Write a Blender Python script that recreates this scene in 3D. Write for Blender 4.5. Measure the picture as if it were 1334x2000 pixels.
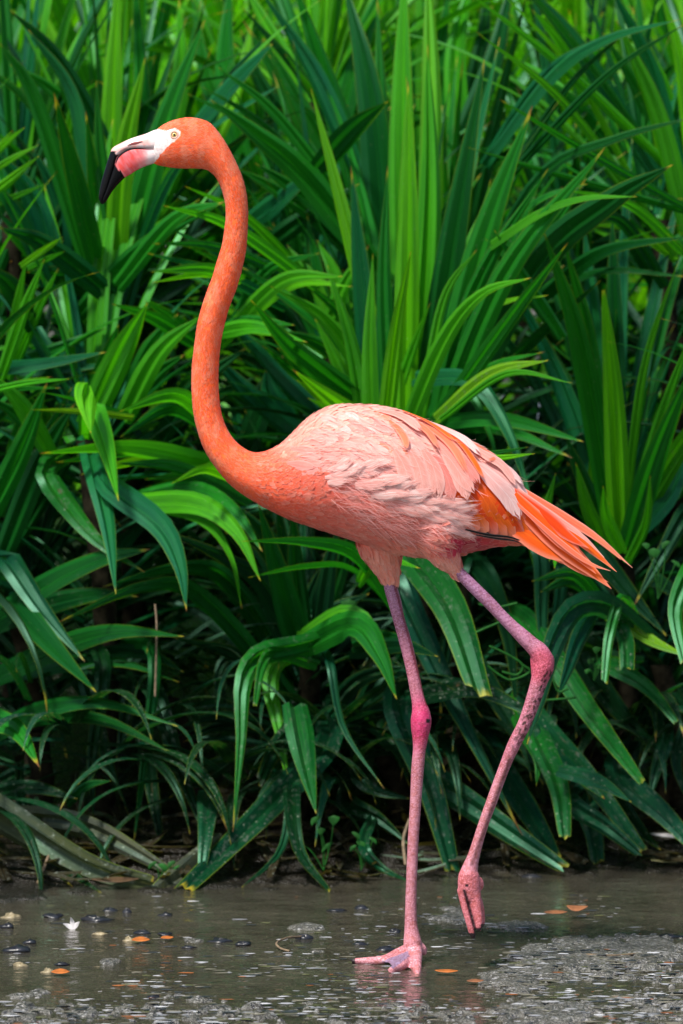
import bpy, math, random
import numpy as np
from mathutils import Vector, Matrix, noise as mnoise
from mathutils.bvhtree import BVHTree

random.seed(7)
RNG = np.random.default_rng(7)
for o in list(bpy.data.objects):
    bpy.data.objects.remove(o)
SC = bpy.context.scene
COL = SC.collection

# ---------------------------------------------------------------- camera, light, exposure
FPX, CAM_Y, CAM_Z = 7640.0, -6.0, 0.9            # focal length in photograph pixels (2000 high), camera place
PITCH = math.radians(1.957)
cam_data = bpy.data.cameras.new('camera')
cam = bpy.data.objects.new('camera', cam_data)
COL.objects.link(cam)
cam.location = (0, CAM_Y, CAM_Z)
cam.rotation_euler = (math.radians(90) - PITCH, 0, 0)
cam_data.sensor_fit = 'VERTICAL'
cam_data.sensor_height = 36.0
cam_data.lens = FPX / 2000.0 * 36.0
cam_data.clip_start = 0.1
cam_data.clip_end = 500
cam_data.dof.use_dof = True
cam_data.dof.focus_distance = 6.0
cam_data.dof.aperture_fstop = 6.2
SC.camera = cam

SUN_DIR = Vector((-0.36, -0.44, 0.95)).normalized()     # towards the sun
world = bpy.data.worlds.new('World')
SC.world = world
world.use_nodes = True
wn = world.node_tree.nodes
wn.clear()
w_out = wn.new('ShaderNodeOutputWorld')
w_bg = wn.new('ShaderNodeBackground')
w_sky = wn.new('ShaderNodeTexSky')
w_sky.sky_type = 'NISHITA'
w_sky.sun_disc = False
w_sky.sun_elevation = math.asin(SUN_DIR.z)
w_sky.sun_rotation = math.atan2(SUN_DIR.x, SUN_DIR.y)
w_sky.air_density = 1.0
w_sky.dust_density = 2.5
w_sky.ozone_density = 1.0
w_bg.inputs['Strength'].default_value = 0.10
world.node_tree.links.new(w_sky.outputs['Color'], w_bg.inputs['Color'])
world.node_tree.links.new(w_bg.outputs['Background'], w_out.inputs['Surface'])

sun_data = bpy.data.lights.new('sun', 'SUN')
sun_data.energy = 4.4
sun_data.angle = math.radians(9)
sun_data.color = (1.0, 0.95, 0.87)
sun = bpy.data.objects.new('sun', sun_data)
COL.objects.link(sun)
sun.rotation_euler = SUN_DIR.to_track_quat('Z', 'Y').to_euler()
sun.location = (-2, -3, 6)

SC.view_settings.view_transform = 'Standard'
SC.view_settings.look = 'None'
SC.view_settings.exposure = 0.45
SC.view_settings.gamma = 1.0
SC.view_settings.use_curve_mapping = False
SC.cycles.max_bounces = 8
SC.cycles.transparent_max_bounces = 12

# ---------------------------------------------------------------- helpers
CP, SP = math.cos(PITCH), math.sin(PITCH)
def P(px, py, Y=0.0):
    """The point at depth Y that the photograph shows at pixel (px, py)."""
    a, b = px - 667.0, py - 1000.0
    dx, dy, dz = a, FPX * CP - b * SP, -FPX * SP - b * CP
    t = (Y - CAM_Y) / dy
    return Vector((dx * t, Y, CAM_Z + dz * t))
def G(px, py, z=0.0):
    """The point of the level z that the photograph shows at pixel (px, py)."""
    a, b = px - 667.0, py - 1000.0
    dx, dy, dz = a, FPX * CP - b * SP, -FPX * SP - b * CP
    t = (z - CAM_Z) / dz
    return Vector((dx * t, CAM_Y + dy * t, z))
def PX(v):
    """World to photograph pixels (numpy n x 3 or Vector)."""
    v = np.asarray(v, dtype=float).reshape(-1, 3)
    y, z = v[:, 1] - CAM_Y, v[:, 2] - CAM_Z
    d = y * CP - z * SP
    u = y * SP + z * CP
    return np.stack([667 + FPX * v[:, 0] / d, 1000 - FPX * u / d], 1)
def lin(h):
    h = h.lstrip('#')
    c = [int(h[i:i + 2], 16) / 255 for i in (0, 2, 4)]
    return tuple(x / 12.92 if x <= 0.04045 else ((x + 0.055) / 1.055) ** 2.4 for x in c)
def mixc(a, b, t):
    return tuple(x + (y - x) * t for x, y in zip(a, b))
def sstep(a, b, x):
    t = np.clip((np.asarray(x, dtype=float) - a) / (b - a), 0, 1)
    return t * t * (3 - 2 * t)
def catmull(pts, n):
    """n points along a Catmull-Rom curve through pts (k x d)."""
    p = np.asarray(pts, dtype=float)
    k = len(p)
    if k == 2:
        t = np.linspace(0, 1, n)[:, None]
        return p[0] * (1 - t) + p[1] * t
    q = np.vstack([2 * p[0] - p[1], p, 2 * p[-1] - p[-2]])
    u = np.linspace(0, k - 1, n)
    i = np.minimum(u.astype(int), k - 2)
    f = (u - i)[:, None]
    a, b, c, d = q[i], q[i + 1], q[i + 2], q[i + 3]
    return 0.5 * (2 * b + (c - a) * f + (2 * a - 5 * b + 4 * c - d) * f ** 2 + (3 * b - a - 3 * c + d) * f ** 3)
def hash2(ix, iy, seed):
    h = (ix * 374761393 + iy * 668265263 + seed * 2147483647) & 0xFFFFFFFF
    h = ((h ^ (h >> 13)) * 1274126177) & 0xFFFFFFFF
    return ((h ^ (h >> 16)) & 0xFFFF) / 65535.0
def vnoise(x, y, seed=0):
    x, y = np.asarray(x, float), np.asarray(y, float)
    ix, iy = np.floor(x).astype(np.int64), np.floor(y).astype(np.int64)
    fx, fy = x - ix, y - iy
    fx, fy = fx * fx * (3 - 2 * fx), fy * fy * (3 - 2 * fy)
    a, b = hash2(ix, iy, seed), hash2(ix + 1, iy, seed)
    c, d = hash2(ix, iy + 1, seed), hash2(ix + 1, iy + 1, seed)
    return (a * (1 - fx) + b * fx) * (1 - fy) + (c * (1 - fx) + d * fx) * fy
def fbm(x, y, o=4, seed=0):
    s, a, t = 0, 0.5, 0
    for k in range(o):
        s = s + a * vnoise(np.asarray(x) * 2 ** k, np.asarray(y) * 2 ** k, seed + k)
        t += a
        a *= 0.5
    return s / t
def mesh_from(name, verts, faces, uvs=None, cols=None, smooth=True):
    """A mesh from arrays; uvs and cols are given per vertex."""
    me = bpy.data.meshes.new(name)
    me.from_pydata([tuple(v) for v in verts], [], [tuple(f) for f in faces])
    if uvs is not None or cols is not None:
        li = np.empty(len(me.loops), dtype=np.int32)
        me.loops.foreach_get('vertex_index', li)
    if uvs is not None:
        uv = me.uv_layers.new(name='UVMap')
        uv.data.foreach_set('uv', np.asarray(uvs, dtype=np.float32)[li].ravel())
    if cols is not None:
        ca = me.color_attributes.new('Col', 'FLOAT_COLOR', 'POINT')
        c = np.ones((len(verts), 4), dtype=np.float32)
        c[:, :3] = np.asarray(cols)[:, :3]
        ca.data.foreach_set('color', c.ravel())
    if smooth:
        me.polygons.foreach_set('use_smooth', np.ones(len(me.polygons), dtype=bool))
    me.update()
    return me
def obj(name, me, mat=None, parent=None):
    o = bpy.data.objects.new(name, me)
    COL.objects.link(o)
    if mat is not None and not me.materials:
        me.materials.append(mat)
    if parent is not None:
        o.parent = parent
        o.matrix_parent_inverse = Matrix.Translation(-Vector(parent.location))
    return o
def thing(name, label, cat, loc, group=None):
    o = bpy.data.objects.new(name, None)
    COL.objects.link(o)
    o.location = loc
    o['label'] = label
    o['category'] = cat
    if group:
        o['group'] = group
    return o
def tag(o, label, cat, group=None):
    o['label'] = label
    o['category'] = cat
    if group:
        o['group'] = group
    return o
def grid_faces(n, m, closed=False):
    """Quads of an n x m vertex grid (row-major); closed joins the last column to the first."""
    f = []
    for i in range(n - 1):
        for j in range(m if closed else m - 1):
            k = (j + 1) % m
            f.append((i * m + j, i * m + k, (i + 1) * m + k, (i + 1) * m + j))
    return f

# ---------------------------------------------------------------- node helper
class NT:
    def __init__(self, name):
        self.m = bpy.data.materials.new(name)
        self.m.use_nodes = True
        self.t = self.m.node_tree
        self.t.nodes.clear()
        self.out = self.t.nodes.new('ShaderNodeOutputMaterial')
    def n(self, typ, **kw):
        nd = self.t.nodes.new(typ)
        for k, v in kw.items():
            if hasattr(nd, k):
                setattr(nd, k, v)
            else:
                self.put(nd.inputs[k.replace('_', ' ')], v)
        return nd
    def put(self, sock, v):
        if isinstance(v, bpy.types.NodeSocket):
            self.t.links.new(v, sock)
        elif isinstance(v, (tuple, list)) and len(v) == 3 and sock.type == 'RGBA':
            sock.default_value = (*v, 1)
        else:
            sock.default_value = v
    def math(self, op, a, b=None, c=None, clamp=False):
        nd = self.t.nodes.new('ShaderNodeMath')
        nd.operation = op
        nd.use_clamp = clamp
        for i, v in enumerate((a, b, c)):
            if v is not None:
                self.put(nd.inputs[i], v)
        return nd.outputs[0]
    def mix(self, f, a, b, mode='MIX'):
        nd = self.t.nodes.new('ShaderNodeMix')
        nd.data_type = 'RGBA'
        nd.blend_type = mode
        self.put(nd.inputs[0], f)
        self.put(nd.inputs[6], a)
        self.put(nd.inputs[7], b)
        return nd.outputs[2]
    def ramp(self, f, lo, hi):
        nd = self.t.nodes.new('ShaderNodeMapRange')
        nd.interpolation_type = 'SMOOTHSTEP'
        self.put(nd.inputs[0], f)
        nd.inputs[1].default_value = lo
        nd.inputs[2].default_value = hi
        return nd.outputs[0]
    def noise(self, vec, scale, detail=2.0, rough=0.5):
        nd = self.t.nodes.new('ShaderNodeTexNoise')
        if vec is not None:
            self.put(nd.inputs['Vector'], vec)
        nd.inputs['Scale'].default_value = scale
        nd.inputs['Detail'].default_value = detail
        nd.inputs['Roughness'].default_value = rough
        return nd.outputs['Fac']
    def comb(self, x, y, z=0.0):
        nd = self.t.nodes.new('ShaderNodeCombineXYZ')
        for i, v in enumerate((x, y, z)):
            self.put(nd.inputs[i], v)
        return nd.outputs[0]
    def bump(self, h, strength, dist=0.001):
        nd = self.t.nodes.new('ShaderNodeBump')
        self.put(nd.inputs['Height'], h)
        nd.inputs['Strength'].default_value = strength
        nd.inputs['Distance'].default_value = dist
        return nd.outputs[0]
    def finish(self, s):
        self.t.links.new(s, self.out.inputs['Surface'])
        return self.m
    def mixs(self, f, a, b):
        nd = self.t.nodes.new('ShaderNodeMixShader')
        self.put(nd.inputs[0], f)
        self.t.links.new(a, nd.inputs[1])
        self.t.links.new(b, nd.inputs[2])
        return nd.outputs[0]
def simple(name, col, rough=0.6, var=0.25, scale=60, bump=0.3, spec=0.4):
    k = NT(name)
    tc = k.n('ShaderNodeTexCoord')
    nz = k.noise(tc.outputs['Object'], scale, 4, 0.6)
    c = k.mix(k.ramp(nz, 0.3, 0.7), tuple(x * (1 - var) for x in col), tuple(min(1, x * (1 + var)) for x in col))
    b = k.n('ShaderNodeBsdfPrincipled', Base_Color=c, Roughness=rough)
    b.inputs['Specular IOR Level'].default_value = spec
    k.put(b.inputs['Normal'], k.bump(nz, bump, 0.002))
    return k.finish(b.outputs[0])

# ---------------------------------------------------------------- materials: plants, mud, water
def leaf_material():
    k = NT('pandan_leaf')
    oi = k.n('ShaderNodeObjectInfo')
    uv = k.n('ShaderNodeUVMap')
    sp = k.n('ShaderNodeSeparateXYZ', Vector=uv.outputs[0])
    u, v = sp.outputs[0], sp.outputs[1]
    rnd = k.math('MULTIPLY', oi.outputs['Random'], 37.0)
    veins = k.noise(k.comb(k.math('MULTIPLY', u, 26.0), k.math('MULTIPLY', v, 0.9), rnd), 1.0, 3, 0.6)
    broad = k.noise(k.comb(k.math('MULTIPLY', u, 2.2), k.math('MULTIPLY', v, 3.5), k.math('ADD', rnd, 5.0)), 1.0, 3, 0.55)
    base = oi.outputs['Color']
    c = k.mix(k.ramp(veins, 0.3, 0.72), k.mix(1.0, base, (0.58, 0.64, 0.7), 'MULTIPLY'), k.mix(1.0, base, (1.45, 1.32, 1.1), 'MULTIPLY'))
    c = k.mix(k.math('MULTIPLY', k.ramp(broad, 0.42, 0.7), 0.45), c, k.mix(1.0, base, (1.5, 1.4, 0.7), 'MULTIPLY'))
    c = k.mix(k.math('MULTIPLY', k.ramp(broad, 0.5, 0.25), 0.4), c, k.mix(1.0, base, (0.6, 0.85, 1.3), 'MULTIPLY'))
    off = k.math('ABSOLUTE', k.math('SUBTRACT', u, 0.5))
    c = k.mix(k.math('MULTIPLY', k.ramp(off, 0.045, 0.015), 0.35), c, k.mix(1.0, base, (1.8, 1.5, 0.9), 'MULTIPLY'))
    # yellow tip and margin, brown point
    wob = k.math('MULTIPLY', k.math('SUBTRACT', k.noise(k.comb(k.math('MULTIPLY', u, 4.0), k.math('MULTIPLY', v, 9.0), rnd), 1.0, 2), 0.5), 0.10)
    tipv = k.math('ADD', k.math('ADD', v, wob), k.math('MULTIPLY', k.math('POWER', oi.outputs['Random'], 6.0), 0.055))
    c = k.mix(k.math('MULTIPLY', k.ramp(off, 0.46, 0.495), k.math('MULTIPLY', k.ramp(tipv, 0.35, 0.95), 0.75)), c, (0.24, 0.34, 0.012))
    c = k.mix(k.math('MULTIPLY', k.ramp(tipv, 0.955, 1.0), 0.9), c, (0.5, 0.42, 0.03))
    c = k.mix(k.ramp(tipv, 0.988, 1.008), c, (0.2, 0.085, 0.03))
    # age: pale scurf, brown blotches (object alpha < 1 means old)
    age = k.math('SUBTRACT', 1.0, oi.outputs['Alpha'])
    tc = k.n('ShaderNodeTexCoord')
    sc = k.noise(tc.outputs['Object'], 90, 4, 0.7)
    sc2 = k.noise(k.comb(k.math('MULTIPLY', u, 7.0), k.math('MULTIPLY', v, 9.0), rnd), 1.0, 4, 0.65)
    scurf = k.math('MULTIPLY', k.ramp(sc, 0.5, 0.68), k.ramp(sc2, 0.4, 0.62))
    c = k.mix(k.math('MULTIPLY', scurf, k.math('MULTIPLY', age, 1.1), None, True), c, (0.2, 0.225, 0.2))
    blotch = k.ramp(k.noise(k.comb(k.math('MULTIPLY', u, 3.0), k.math('MULTIPLY', v, 7.0), k.math('ADD', rnd, 9.0)), 1.0, 3, 0.7), 0.66, 0.74)
    c = k.mix(k.math('MULTIPLY', blotch, k.math('MULTIPLY', age, 1.3), None, True), c, (0.13, 0.085, 0.05))
    spk = k.n('ShaderNodeTexVoronoi', Scale=55.0)
    k.put(spk.inputs['Vector'], tc.outputs['Object'])
    c = k.mix(k.math('MULTIPLY', k.ramp(spk.outputs['Distance'], 0.13, 0.07), k.math('ADD', 0.12, age), None, True), c, (0.3, 0.36, 0.28))
    nrm = k.bump(k.math('ADD', veins, k.math('MULTIPLY', sc, 0.10)), 0.25, 0.0010)
    b = k.n('ShaderNodeBsdfPrincipled', Base_Color=c)
    k.put(b.inputs['Roughness'], k.math('ADD', 0.27, k.math('MULTIPLY', sc2, 0.16)))
    b.inputs['Specular IOR Level'].default_value = 0.36
    b.inputs['Specular Tint'].default_value = (0.42, 1.0, 0.72, 1)
    k.put(b.inputs['Normal'], nrm)
    tr = k.n('ShaderNodeBsdfTranslucent')
    k.put(tr.inputs['Color'], k.mix(1.0, c, (1.9, 2.0, 0.5), 'MULTIPLY'))
    k.put(tr.inputs['Normal'], nrm)
    return k.finish(k.mixs(0.36, b.outputs[0], tr.outputs[0]))

def mud_material():
    k = NT('wet_mud')
    tc = k.n('ShaderNodeTexCoord')
    bank = k.n('ShaderNodeAttribute', attribute_name='bank').outputs['Fac']
    n1 = k.noise(tc.outputs['Object'], 14, 5, 0.65)
    n2 = k.noise(tc.outputs['Object'], 120, 5, 0.7)
    vor = k.n('ShaderNodeTexVoronoi', Scale=230.0)
    k.put(vor.inputs['Vector'], tc.outputs['Object'])
    c = k.mix(k.ramp(n1, 0.3, 0.7), (0.058, 0.057, 0.050), (0.125, 0.122, 0.108))
    c = k.mix(k.math('MULTIPLY', k.ramp(n2, 0.45, 0.7), 0.7), c, (0.21, 0.21, 0.19))
    c = k.mix(k.math('MULTIPLY', k.ramp(n2, 0.42, 0.28), 0.7), c, (0.035, 0.033, 0.028))
    gs = k.n('ShaderNodeSeparateColor')
    k.put(gs.inputs[0], vor.outputs['Color'])
    c = k.mix(k.math('MULTIPLY', k.ramp(gs.outputs[0], 0.86, 0.95), 0.8), c, (0.36, 0.36, 0.36))
    c = k.mix(k.math('MULTIPLY', k.ramp(gs.outputs[1], 0.88, 0.95), 0.8), c, (0.028, 0.03, 0.038))
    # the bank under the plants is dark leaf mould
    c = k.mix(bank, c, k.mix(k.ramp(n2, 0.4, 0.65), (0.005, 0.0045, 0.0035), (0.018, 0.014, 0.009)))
    b = k.n('ShaderNodeBsdfPrincipled', Base_Color=c)
    k.put(b.inputs['Roughness'], k.math('ADD', 0.06, k.math('MULTIPLY', n2, 0.40)))
    h = k.math('ADD', k.math('MULTIPLY', n2, 1.0), k.math('MULTIPLY', vor.outputs['Distance'], 0.8))
    k.put(b.inputs['Normal'], k.bump(h, 0.7, 0.008))
    return k.finish(b.outputs[0])

def water_material():
    k = NT('murky_water')
    tc = k.n('ShaderNodeTexCoord')
    mp = k.n('ShaderNodeMapping')
    k.put(mp.inputs['Vector'], tc.outputs['Object'])
    mp.inputs['Scale'].default_value = (1.0, 1.9, 1.0)
    r1 = k.noise(mp.outputs[0], 20, 2, 0.5)
    r2 = k.noise(mp.outputs[0], 55, 3, 0.55)
    h = k.math('ADD', r1, k.math('MULTIPLY', r2, 0.42))
    nrm = k.bump(h, 0.35, 0.010)
    m1 = k.noise(tc.outputs['Object'], 5, 4, 0.6)
    df = k.n('ShaderNodeBsdfDiffuse', Color=k.mix(k.ramp(m1, 0.3, 0.7), (0.058, 0.053, 0.041), (0.108, 0.100, 0.078)))
    tp = k.n('ShaderNodeBsdfTransparent', Color=(0.75, 0.72, 0.6))
    body = k.mixs(0.55, df.outputs[0], tp.outputs[0])
    gl = k.n('ShaderNodeBsdfGlossy', Color=(1.0, 1.0, 1.0), Roughness=0.03)
    k.put(gl.inputs['Normal'], nrm)
    fr = k.n('ShaderNodeFresnel', IOR=1.33)
    k.put(fr.inputs['Normal'], nrm)
    return k.finish(k.mixs(fr.outputs[0], body, gl.outputs[0]))

M_LEAF = leaf_material()
M_MUD = mud_material()
M_WATER = water_material()
M_STEM = simple('pandan_stem', (0.020, 0.017, 0.010), 0.9, 0.7, 40, 0.9, 0.08)
# ---------------------------------------------------------------- ground and water
def edge_y(x):
    """Depth of the water's edge at x."""
    x = np.asarray(x, float)
    return 1.02 + 0.30 * np.clip(x, -0.8, 0.9) + 0.10 * (fbm(x * 3.0 + 5, x * 0 + 2.0, 3, 11) - 0.5)
MOUNDS = [  # pixel centre, half-width px, half-depth m, height m
    (905, 1795, 75, 0.13, 0.020), (1010, 1808, 60, 0.10, 0.016), (1060, 1872, 110, 0.17, 0.020), (1000, 1915, 80, 0.12, 0.015),
    (222, 1878, 32, 0.045, 0.022), (70, 1938, 36, 0.05, 0.022), (610, 1812, 52, 0.05, 0.017), (520, 1815, 34, 0.03, 0.009),
    (1080, 1975, 90, 0.10, 0.016), (860, 1770, 50, 0.06, 0.010), (1230, 1850, 130, 0.2, 0.008), (30, 1800, 30, 0.05, 0.006),
    (620, 1858, 40, 0.04, 0.008), (380, 1838, 50, 0.05, 0.006)]
def ground_z(x, y):
    x, y = np.asarray(x, float), np.asarray(y, float)
    d = y - edge_y(x)
    z = np.where(d > 0, 0.04 * sstep(0, 0.25, d) + 0.50 * sstep(0.3, 2.4, d), -0.022 * sstep(0.0, 0.35, -d) - 0.0)
    near = sstep(0.3, -0.15, d)
    pxy = np.stack([x, y], -1)
    for (cx, cy, hw, hd, hh) in MOUNDS:
        c = G(cx, cy)
        hx = hw / FPX * (c.y - CAM_Y)
        q = ((x - c.x) / hx) ** 2 + ((y - c.y) / hd) ** 2
        z = z + (hh * 0.80 + 0.013) * np.exp(-q * 1.1) * (0.25 + 1.4 * fbm(x * 26, y * 18, 4, 5))
    # sludge that breaks the surface towards the viewer and to the right
    m = np.maximum(sstep(-0.12, -0.50, y), sstep(0.16, 0.48, x) * sstep(0.45, 0.1, y)) * near
    m = m * (0.80 + 0.20 * sstep(0.34, 0.58, fbm(x * 5 + 3, y * 3.2, 3, 21)))
    rough = 0.35 * fbm(x * 30, y * 18, 2, 31) + 0.65 * fbm(x * 82, y * 46, 2, 33) - 0.5
    z = z + m * (0.0180 + 0.058 * rough) + near * 0.026 * (fbm(x * 24, y * 12, 4, 41) - 0.40)
    # wet sludge settles flat: nothing stands more than a few millimetres proud of the pond
    top = 0.0055 + 0.004 * (fbm(x * 70, y * 50, 3, 51) - 0.5)
    z = np.where((z > 0) & (d < 0.0), top * np.tanh(z / top), z)
    return z
def axis(lo, hi, step, far_lo, far_hi):
    mid = list(np.arange(lo, hi, step))
    a, s = [], step
    x = lo
    while x > far_lo:
        s *= 1.35
        x -= s
        a.append(x)
    b, s = [], step
    x = mid[-1]
    while x < far_hi:
        s *= 1.35
        x += s
        b.append(x)
    return np.array(a[::-1] + mid + b)
gx = axis(-0.70, 0.70, 0.0040, -60, 60)
gy = axis(-0.72, 1.6, 0.0058, -60, 140)
XX, YY = np.meshgrid(gx, gy)
ZZ = ground_z(XX, YY)
n_, m_ = XX.shape
idx = np.arange(n_ * m_).reshape(n_, m_)
quads = np.stack([idx[:-1, :-1], idx[:-1, 1:], idx[1:, 1:], idx[1:, :-1]], -1).reshape(-1, 4)
me = bpy.data.meshes.new('ground')
me.vertices.add(n_ * m_)
me.vertices.foreach_set('co', np.stack([XX, YY, ZZ], -1).astype(np.float32).ravel())
me.loops.add(len(quads) * 4)
me.loops.foreach_set('vertex_index', quads.astype(np.int32).ravel())
me.polygons.add(len(quads))
me.polygons.foreach_set('loop_start', np.arange(0, len(quads) * 4, 4, dtype=np.int32))
me.polygons.foreach_set('use_smooth', np.ones(len(quads), dtype=bool))
me.update(calc_edges=True)
me.validate()
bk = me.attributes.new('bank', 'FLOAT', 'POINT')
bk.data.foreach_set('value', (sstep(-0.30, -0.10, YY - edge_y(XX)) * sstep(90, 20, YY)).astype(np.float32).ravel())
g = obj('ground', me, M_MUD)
g['kind'] = 'structure'
wy = gy[gy < 2.2]
WX, WY = np.meshgrid(gx, wy)
WZ = 0.0030 * (fbm(WX * 9, WY * 17, 2, 61) - 0.5) + 0.0019 * (fbm(WX * 26 + 3, WY * 44, 2, 63) - 0.5)
ft = G(800, 1884)
rr = np.hypot(WX - ft.x, WY - ft.y)
WZ = WZ + 0.0010 * np.sin(rr * 2 * math.pi / 0.030) * np.exp(-rr / 0.075)
WZ = WZ * np.clip(1.6 - np.abs(WX), 0, 1) * np.clip(1.5 - np.abs(WY), 0, 1)
n_, m_ = WX.shape
idx = np.arange(n_ * m_).reshape(n_, m_)
quads = np.stack([idx[:-1, :-1], idx[:-1, 1:], idx[1:, 1:], idx[1:, :-1]], -1).reshape(-1, 4)
me = bpy.data.meshes.new('water')
me.vertices.add(n_ * m_)
me.vertices.foreach_set('co', np.stack([WX, WY, WZ], -1).astype(np.float32).ravel())
me.loops.add(len(quads) * 4)
me.loops.foreach_set('vertex_index', quads.astype(np.int32).ravel())
me.polygons.add(len(quads))
me.polygons.foreach_set('loop_start', np.arange(0, len(quads) * 4, 4, dtype=np.int32))
me.polygons.foreach_set('use_smooth', np.ones(len(quads), dtype=bool))
me.update(calc_edges=True)
me.validate()
w = obj('water', me, M_WATER)
w['kind'] = 'structure'
# ---------------------------------------------------------------- pandan plants
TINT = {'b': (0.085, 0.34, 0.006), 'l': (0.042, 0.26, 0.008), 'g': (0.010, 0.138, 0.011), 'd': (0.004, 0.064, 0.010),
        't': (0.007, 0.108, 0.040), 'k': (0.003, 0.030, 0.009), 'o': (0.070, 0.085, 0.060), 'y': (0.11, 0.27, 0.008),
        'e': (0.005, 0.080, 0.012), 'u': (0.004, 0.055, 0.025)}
LOW_SHADE = {'b': 'l', 'l': 'g', 'g': 'e', 'd': 'k', 't': 'u', 'k': 'k', 'o': 'o', 'y': 'y'}   # shade of the low clumps, put into darker leaf tints
CAMV = Vector((0, CAM_Y, CAM_Z))
FOLD = [(-1.0, -0.5), (-0.5, 0.0), (0.0, 0.5), (0.5, 1.0)]      # four flat strips with creases between
def leaf_arrays(pts, width, side_hint, roll, blunt=0.0, n=15, fold=0.28, wave=0.0, base_w=0.82, tap=None):
    """Vertices, faces and UVs of one strap leaf along pts: a keeled, twice pleated blade that tapers to a point."""
    c = catmull([tuple(p) for p in pts], n)
    T = np.gradient(c, axis=0)
    T /= np.linalg.norm(T, axis=1, keepdims=True) + 1e-9
    verts, uvs = [], []
    tap = tap or random.uniform(1.45, 1.9)
    ph = random.random() * 6.28
    fd = fold * 1.7 * random.uniform(0.7, 1.2)
    rag_prev = 0.0
    for i in range(n):
        fl = 1.0 - 0.5 * i / (n - 1)
        t = i / (n - 1)
        tv = Vector(T[i])
        p = Vector(c[i])
        if side_hint is None:
            view = (CAMV - p).normalized()
            s = tv.cross(view)
        else:
            s = Vector(side_hint) - tv * tv.dot(Vector(side_hint))
        if s.length < 1e-5:
            s = Vector((1, 0, 0))
        s.normalize()
        nn = s.cross(tv).normalized()
        if nn.z < 0 and side_hint is not None:
            s, nn = -s, -nn
        r = roll + wave * math.sin(ph + t * 5)
        s2 = s * math.cos(r) + nn * math.sin(r)
        n2 = nn * math.cos(r) - s * math.sin(r)
        prof = (base_w + (1 - base_w) * min(1, t / 0.25)) * (1 - max(0, (t - 0.28) / 0.72) ** tap * (1 - blunt))
        if blunt == 0:
            prof = max(prof, 0.0)
        hw = 0.5 * width * max(prof, 0.015)
        for si, a in enumerate([x_ for st_ in FOLD for x_ in st_]):
            if si % 2 == 0 or si == 7:
                rag_ = (random.uniform(-1.3, 0.3) * hw) if blunt and i == n - 1 else 0.0
            rag = rag_ if si not in (2, 4, 6) else rag_prev
            rag_prev = rag
            d = {0.0: -0.30 * fd, 0.5: 0.55 * fd * (1.25 if a > 0 else 0.8), 1.0: 0.12 * fd}[abs(a)]
            verts.append(p + s2 * (a * hw) + n2 * (d * hw * fl) + tv * rag)
            uvs.append((a * 0.5 + 0.5, t * (0.972 if blunt else 1.0)))
    f_ = [(i * 8 + 2 * j, i * 8 + 2 * j + 1, (i + 1) * 8 + 2 * j + 1, (i + 1) * 8 + 2 * j) for i in range(n - 1) for j in range(4)]
    return verts, f_, uvs
def leaf_obj(name, pts, width, tint, age, parent, roll, side=None, **kw):
    v, f, uv = leaf_arrays(pts, width, side, roll, **kw)
    base = Vector(pts[0])
    me = mesh_from(name, [x - base for x in v], f, uv)
    o = obj(name, me, M_LEAF, parent)
    o.location = base
    c = TINT[tint] if isinstance(tint, str) else tint
    j = random.uniform(0.85, 1.18)
    o.color = (c[0] * j * random.uniform(0.9, 1.12), c[1] * j, c[2] * j * random.uniform(0.85, 1.2), 1.0 - age)
    return o
def stem_obj(parent, top, name='stem', r0=0.024, r1=0.019):
    """A leaning trunk with leaf scars from the ground up to the rosette."""
    top = Vector(top)
    x0, y0 = top.x + random.uniform(-0.06, 0.06), top.y + random.uniform(0.02, 0.10)
    b = Vector((x0, y0, float(ground_z(x0, y0)) - 0.03))
    c = catmull([b, b.lerp(top, 0.5) + Vector((0.02, 0.02, 0)), top], 15)
    v = []
    for i, p in enumerate(c):
        r = (r0 + (r1 - r0) * i / 14) * (1.0 if i % 2 else 1.14)
        for k in range(9):
            a = 2 * math.pi * k / 9
            v.append(Vector(p) + Vector((r * math.cos(a), r * math.sin(a), 0)))
    return obj(name, mesh_from(name, v, grid_faces(15, 9, True)), M_STEM, parent)

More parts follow.
